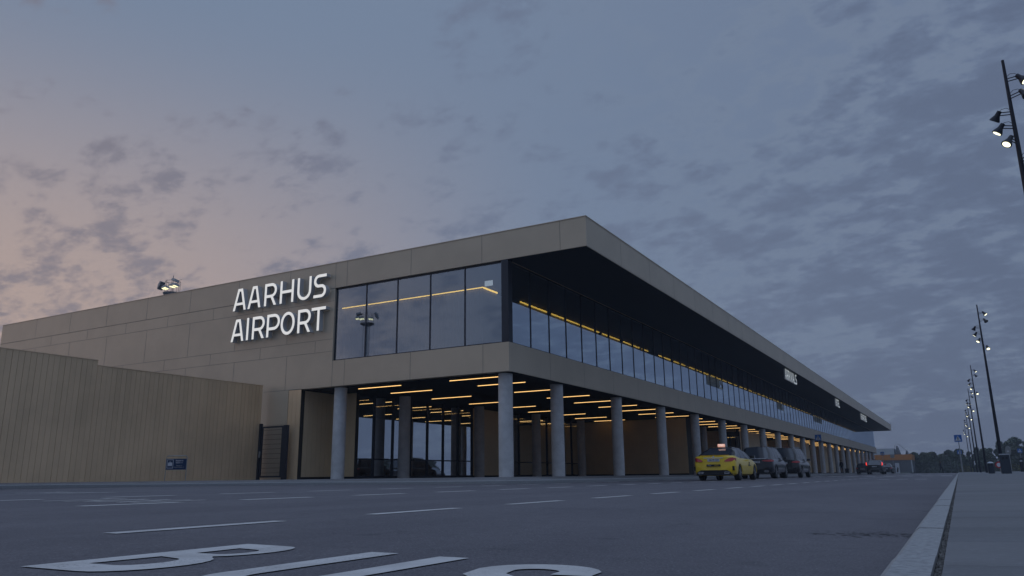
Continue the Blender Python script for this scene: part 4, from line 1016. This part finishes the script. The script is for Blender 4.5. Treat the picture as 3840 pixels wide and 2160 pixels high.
ONES = ['', 'first', 'second', 'third', 'fourth', 'fifth', 'sixth', 'seventh', 'eighth', 'ninth', 'tenth', 'eleventh', 'twelfth', 'thirteenth', 'fourteenth', 'fifteenth', 'sixteenth', 'seventeenth', 'eighteenth', 'nineteenth']
def ORD(n): return ONES[n] if n < 20 else ('twentieth' if n == 20 else ('twenty-' + ONES[n - 20] if n < 30 else 'thirtieth'))
names = ['dense dark leafy tree', 'mid green bushy tree', 'tall narrow spiky tree']
spots = []
x = -9.6
while x < 34:
    top = 5.2 if x < 3 else (6.1 if x < 9 else 7.6 + (x - 9) * .06); spots.append((x, 228 + rr.uniform(-4, 8), top * rr.uniform(.90, 1.10))); x += rr.uniform(1.5, 2.3)
for x, y, tp in spots:
    k = (2 if (rr.random() < .35 and x > 2) else rr.choice((0, 1)))
    c = protos[k] if not used[k] else copy_tree(protos[k]); used[k] = True; c.location = (x, y, -.6); s_ = (tp + .6) / (6.3, 5.9, 7.6)[k]; c.scale = (s_ * 1.05, s_ * 1.05, s_); c.rotation_euler = (0, 0, rr.uniform(0, 6.28))
    num = sum(1 for q in spots if q[0] <= x)
    c['label'] = names[k] + (', leftmost of the far wood, beside the orange banded building' if num == 1 else ', %s from the left in the far wood beyond the fence' % ORD(num)); c['group'] = 'trees of the far wood'
# low bushes at the wood edge
mb = crown_mesh(21, 1.5, 1.6, 1500, False); bu = thing('bush', 'low olive bush in front of the far trees behind the kerb sign', 'bush', (1.6, 214, -.6), 0, 'bushes at the wood edge'); mb.build('foliage', M['leaf3'], bu, recalc=False)
bu.scale = (1.3, 1.3, 1.2)
c = copy_tree(bu); c.location = (10.6, 196, -.5); c['label'] = 'low olive bush beside the round sign post before the far trees'; c.scale = (1.6, 1.6, 1.1)
c = copy_tree(bu); c.location = (13.6, 204, -.5); c['label'] = 'low olive bush at the right edge of the picture before the trees'; c.scale = (1.5, 1.5, 1.1)
# trees beyond the car park to the right, mirrored in the glass
for k in range(9):
    c = copy_tree(protos[k % 2]); c.location = (62 + (k % 3) * 3, 60 + k * 13, -.6); c.scale = (1.3, 1.3, .8); c['label'] = 'leafy tree beyond the car park, mirrored in the lobby glass, %s along its row' % ORD(k + 1); c['group'] = 'trees mirrored in the glass'

for p, u_ in zip(protos, used):
    if not u_:
        for ch in [x for x in C.objects if x.parent == p]: bpy.data.objects.remove(ch)
        bpy.data.objects.remove(p)

# ------------------------------------------------------------------ evening air
hm = bpy.data.materials.new('evening haze'); hm.use_nodes = True; t = NT(hm.node_tree); t.nt.nodes.clear()
pv_ = t.n('ShaderNodeVolumePrincipled'); pv_.inputs['Color'].default_value = (.80, .88, 1, 1); pv_.inputs['Density'].default_value = .0007; pv_.inputs['Anisotropy'].default_value = .2
ho = t.n('ShaderNodeOutputMaterial'); t.nt.links.new(pv_.outputs[0], ho.inputs['Volume'])
mb = MB(); mb.box(-420, 420, -160, 420, -1.7, 45); tag(mb.build('haze', hm), kind='stuff')
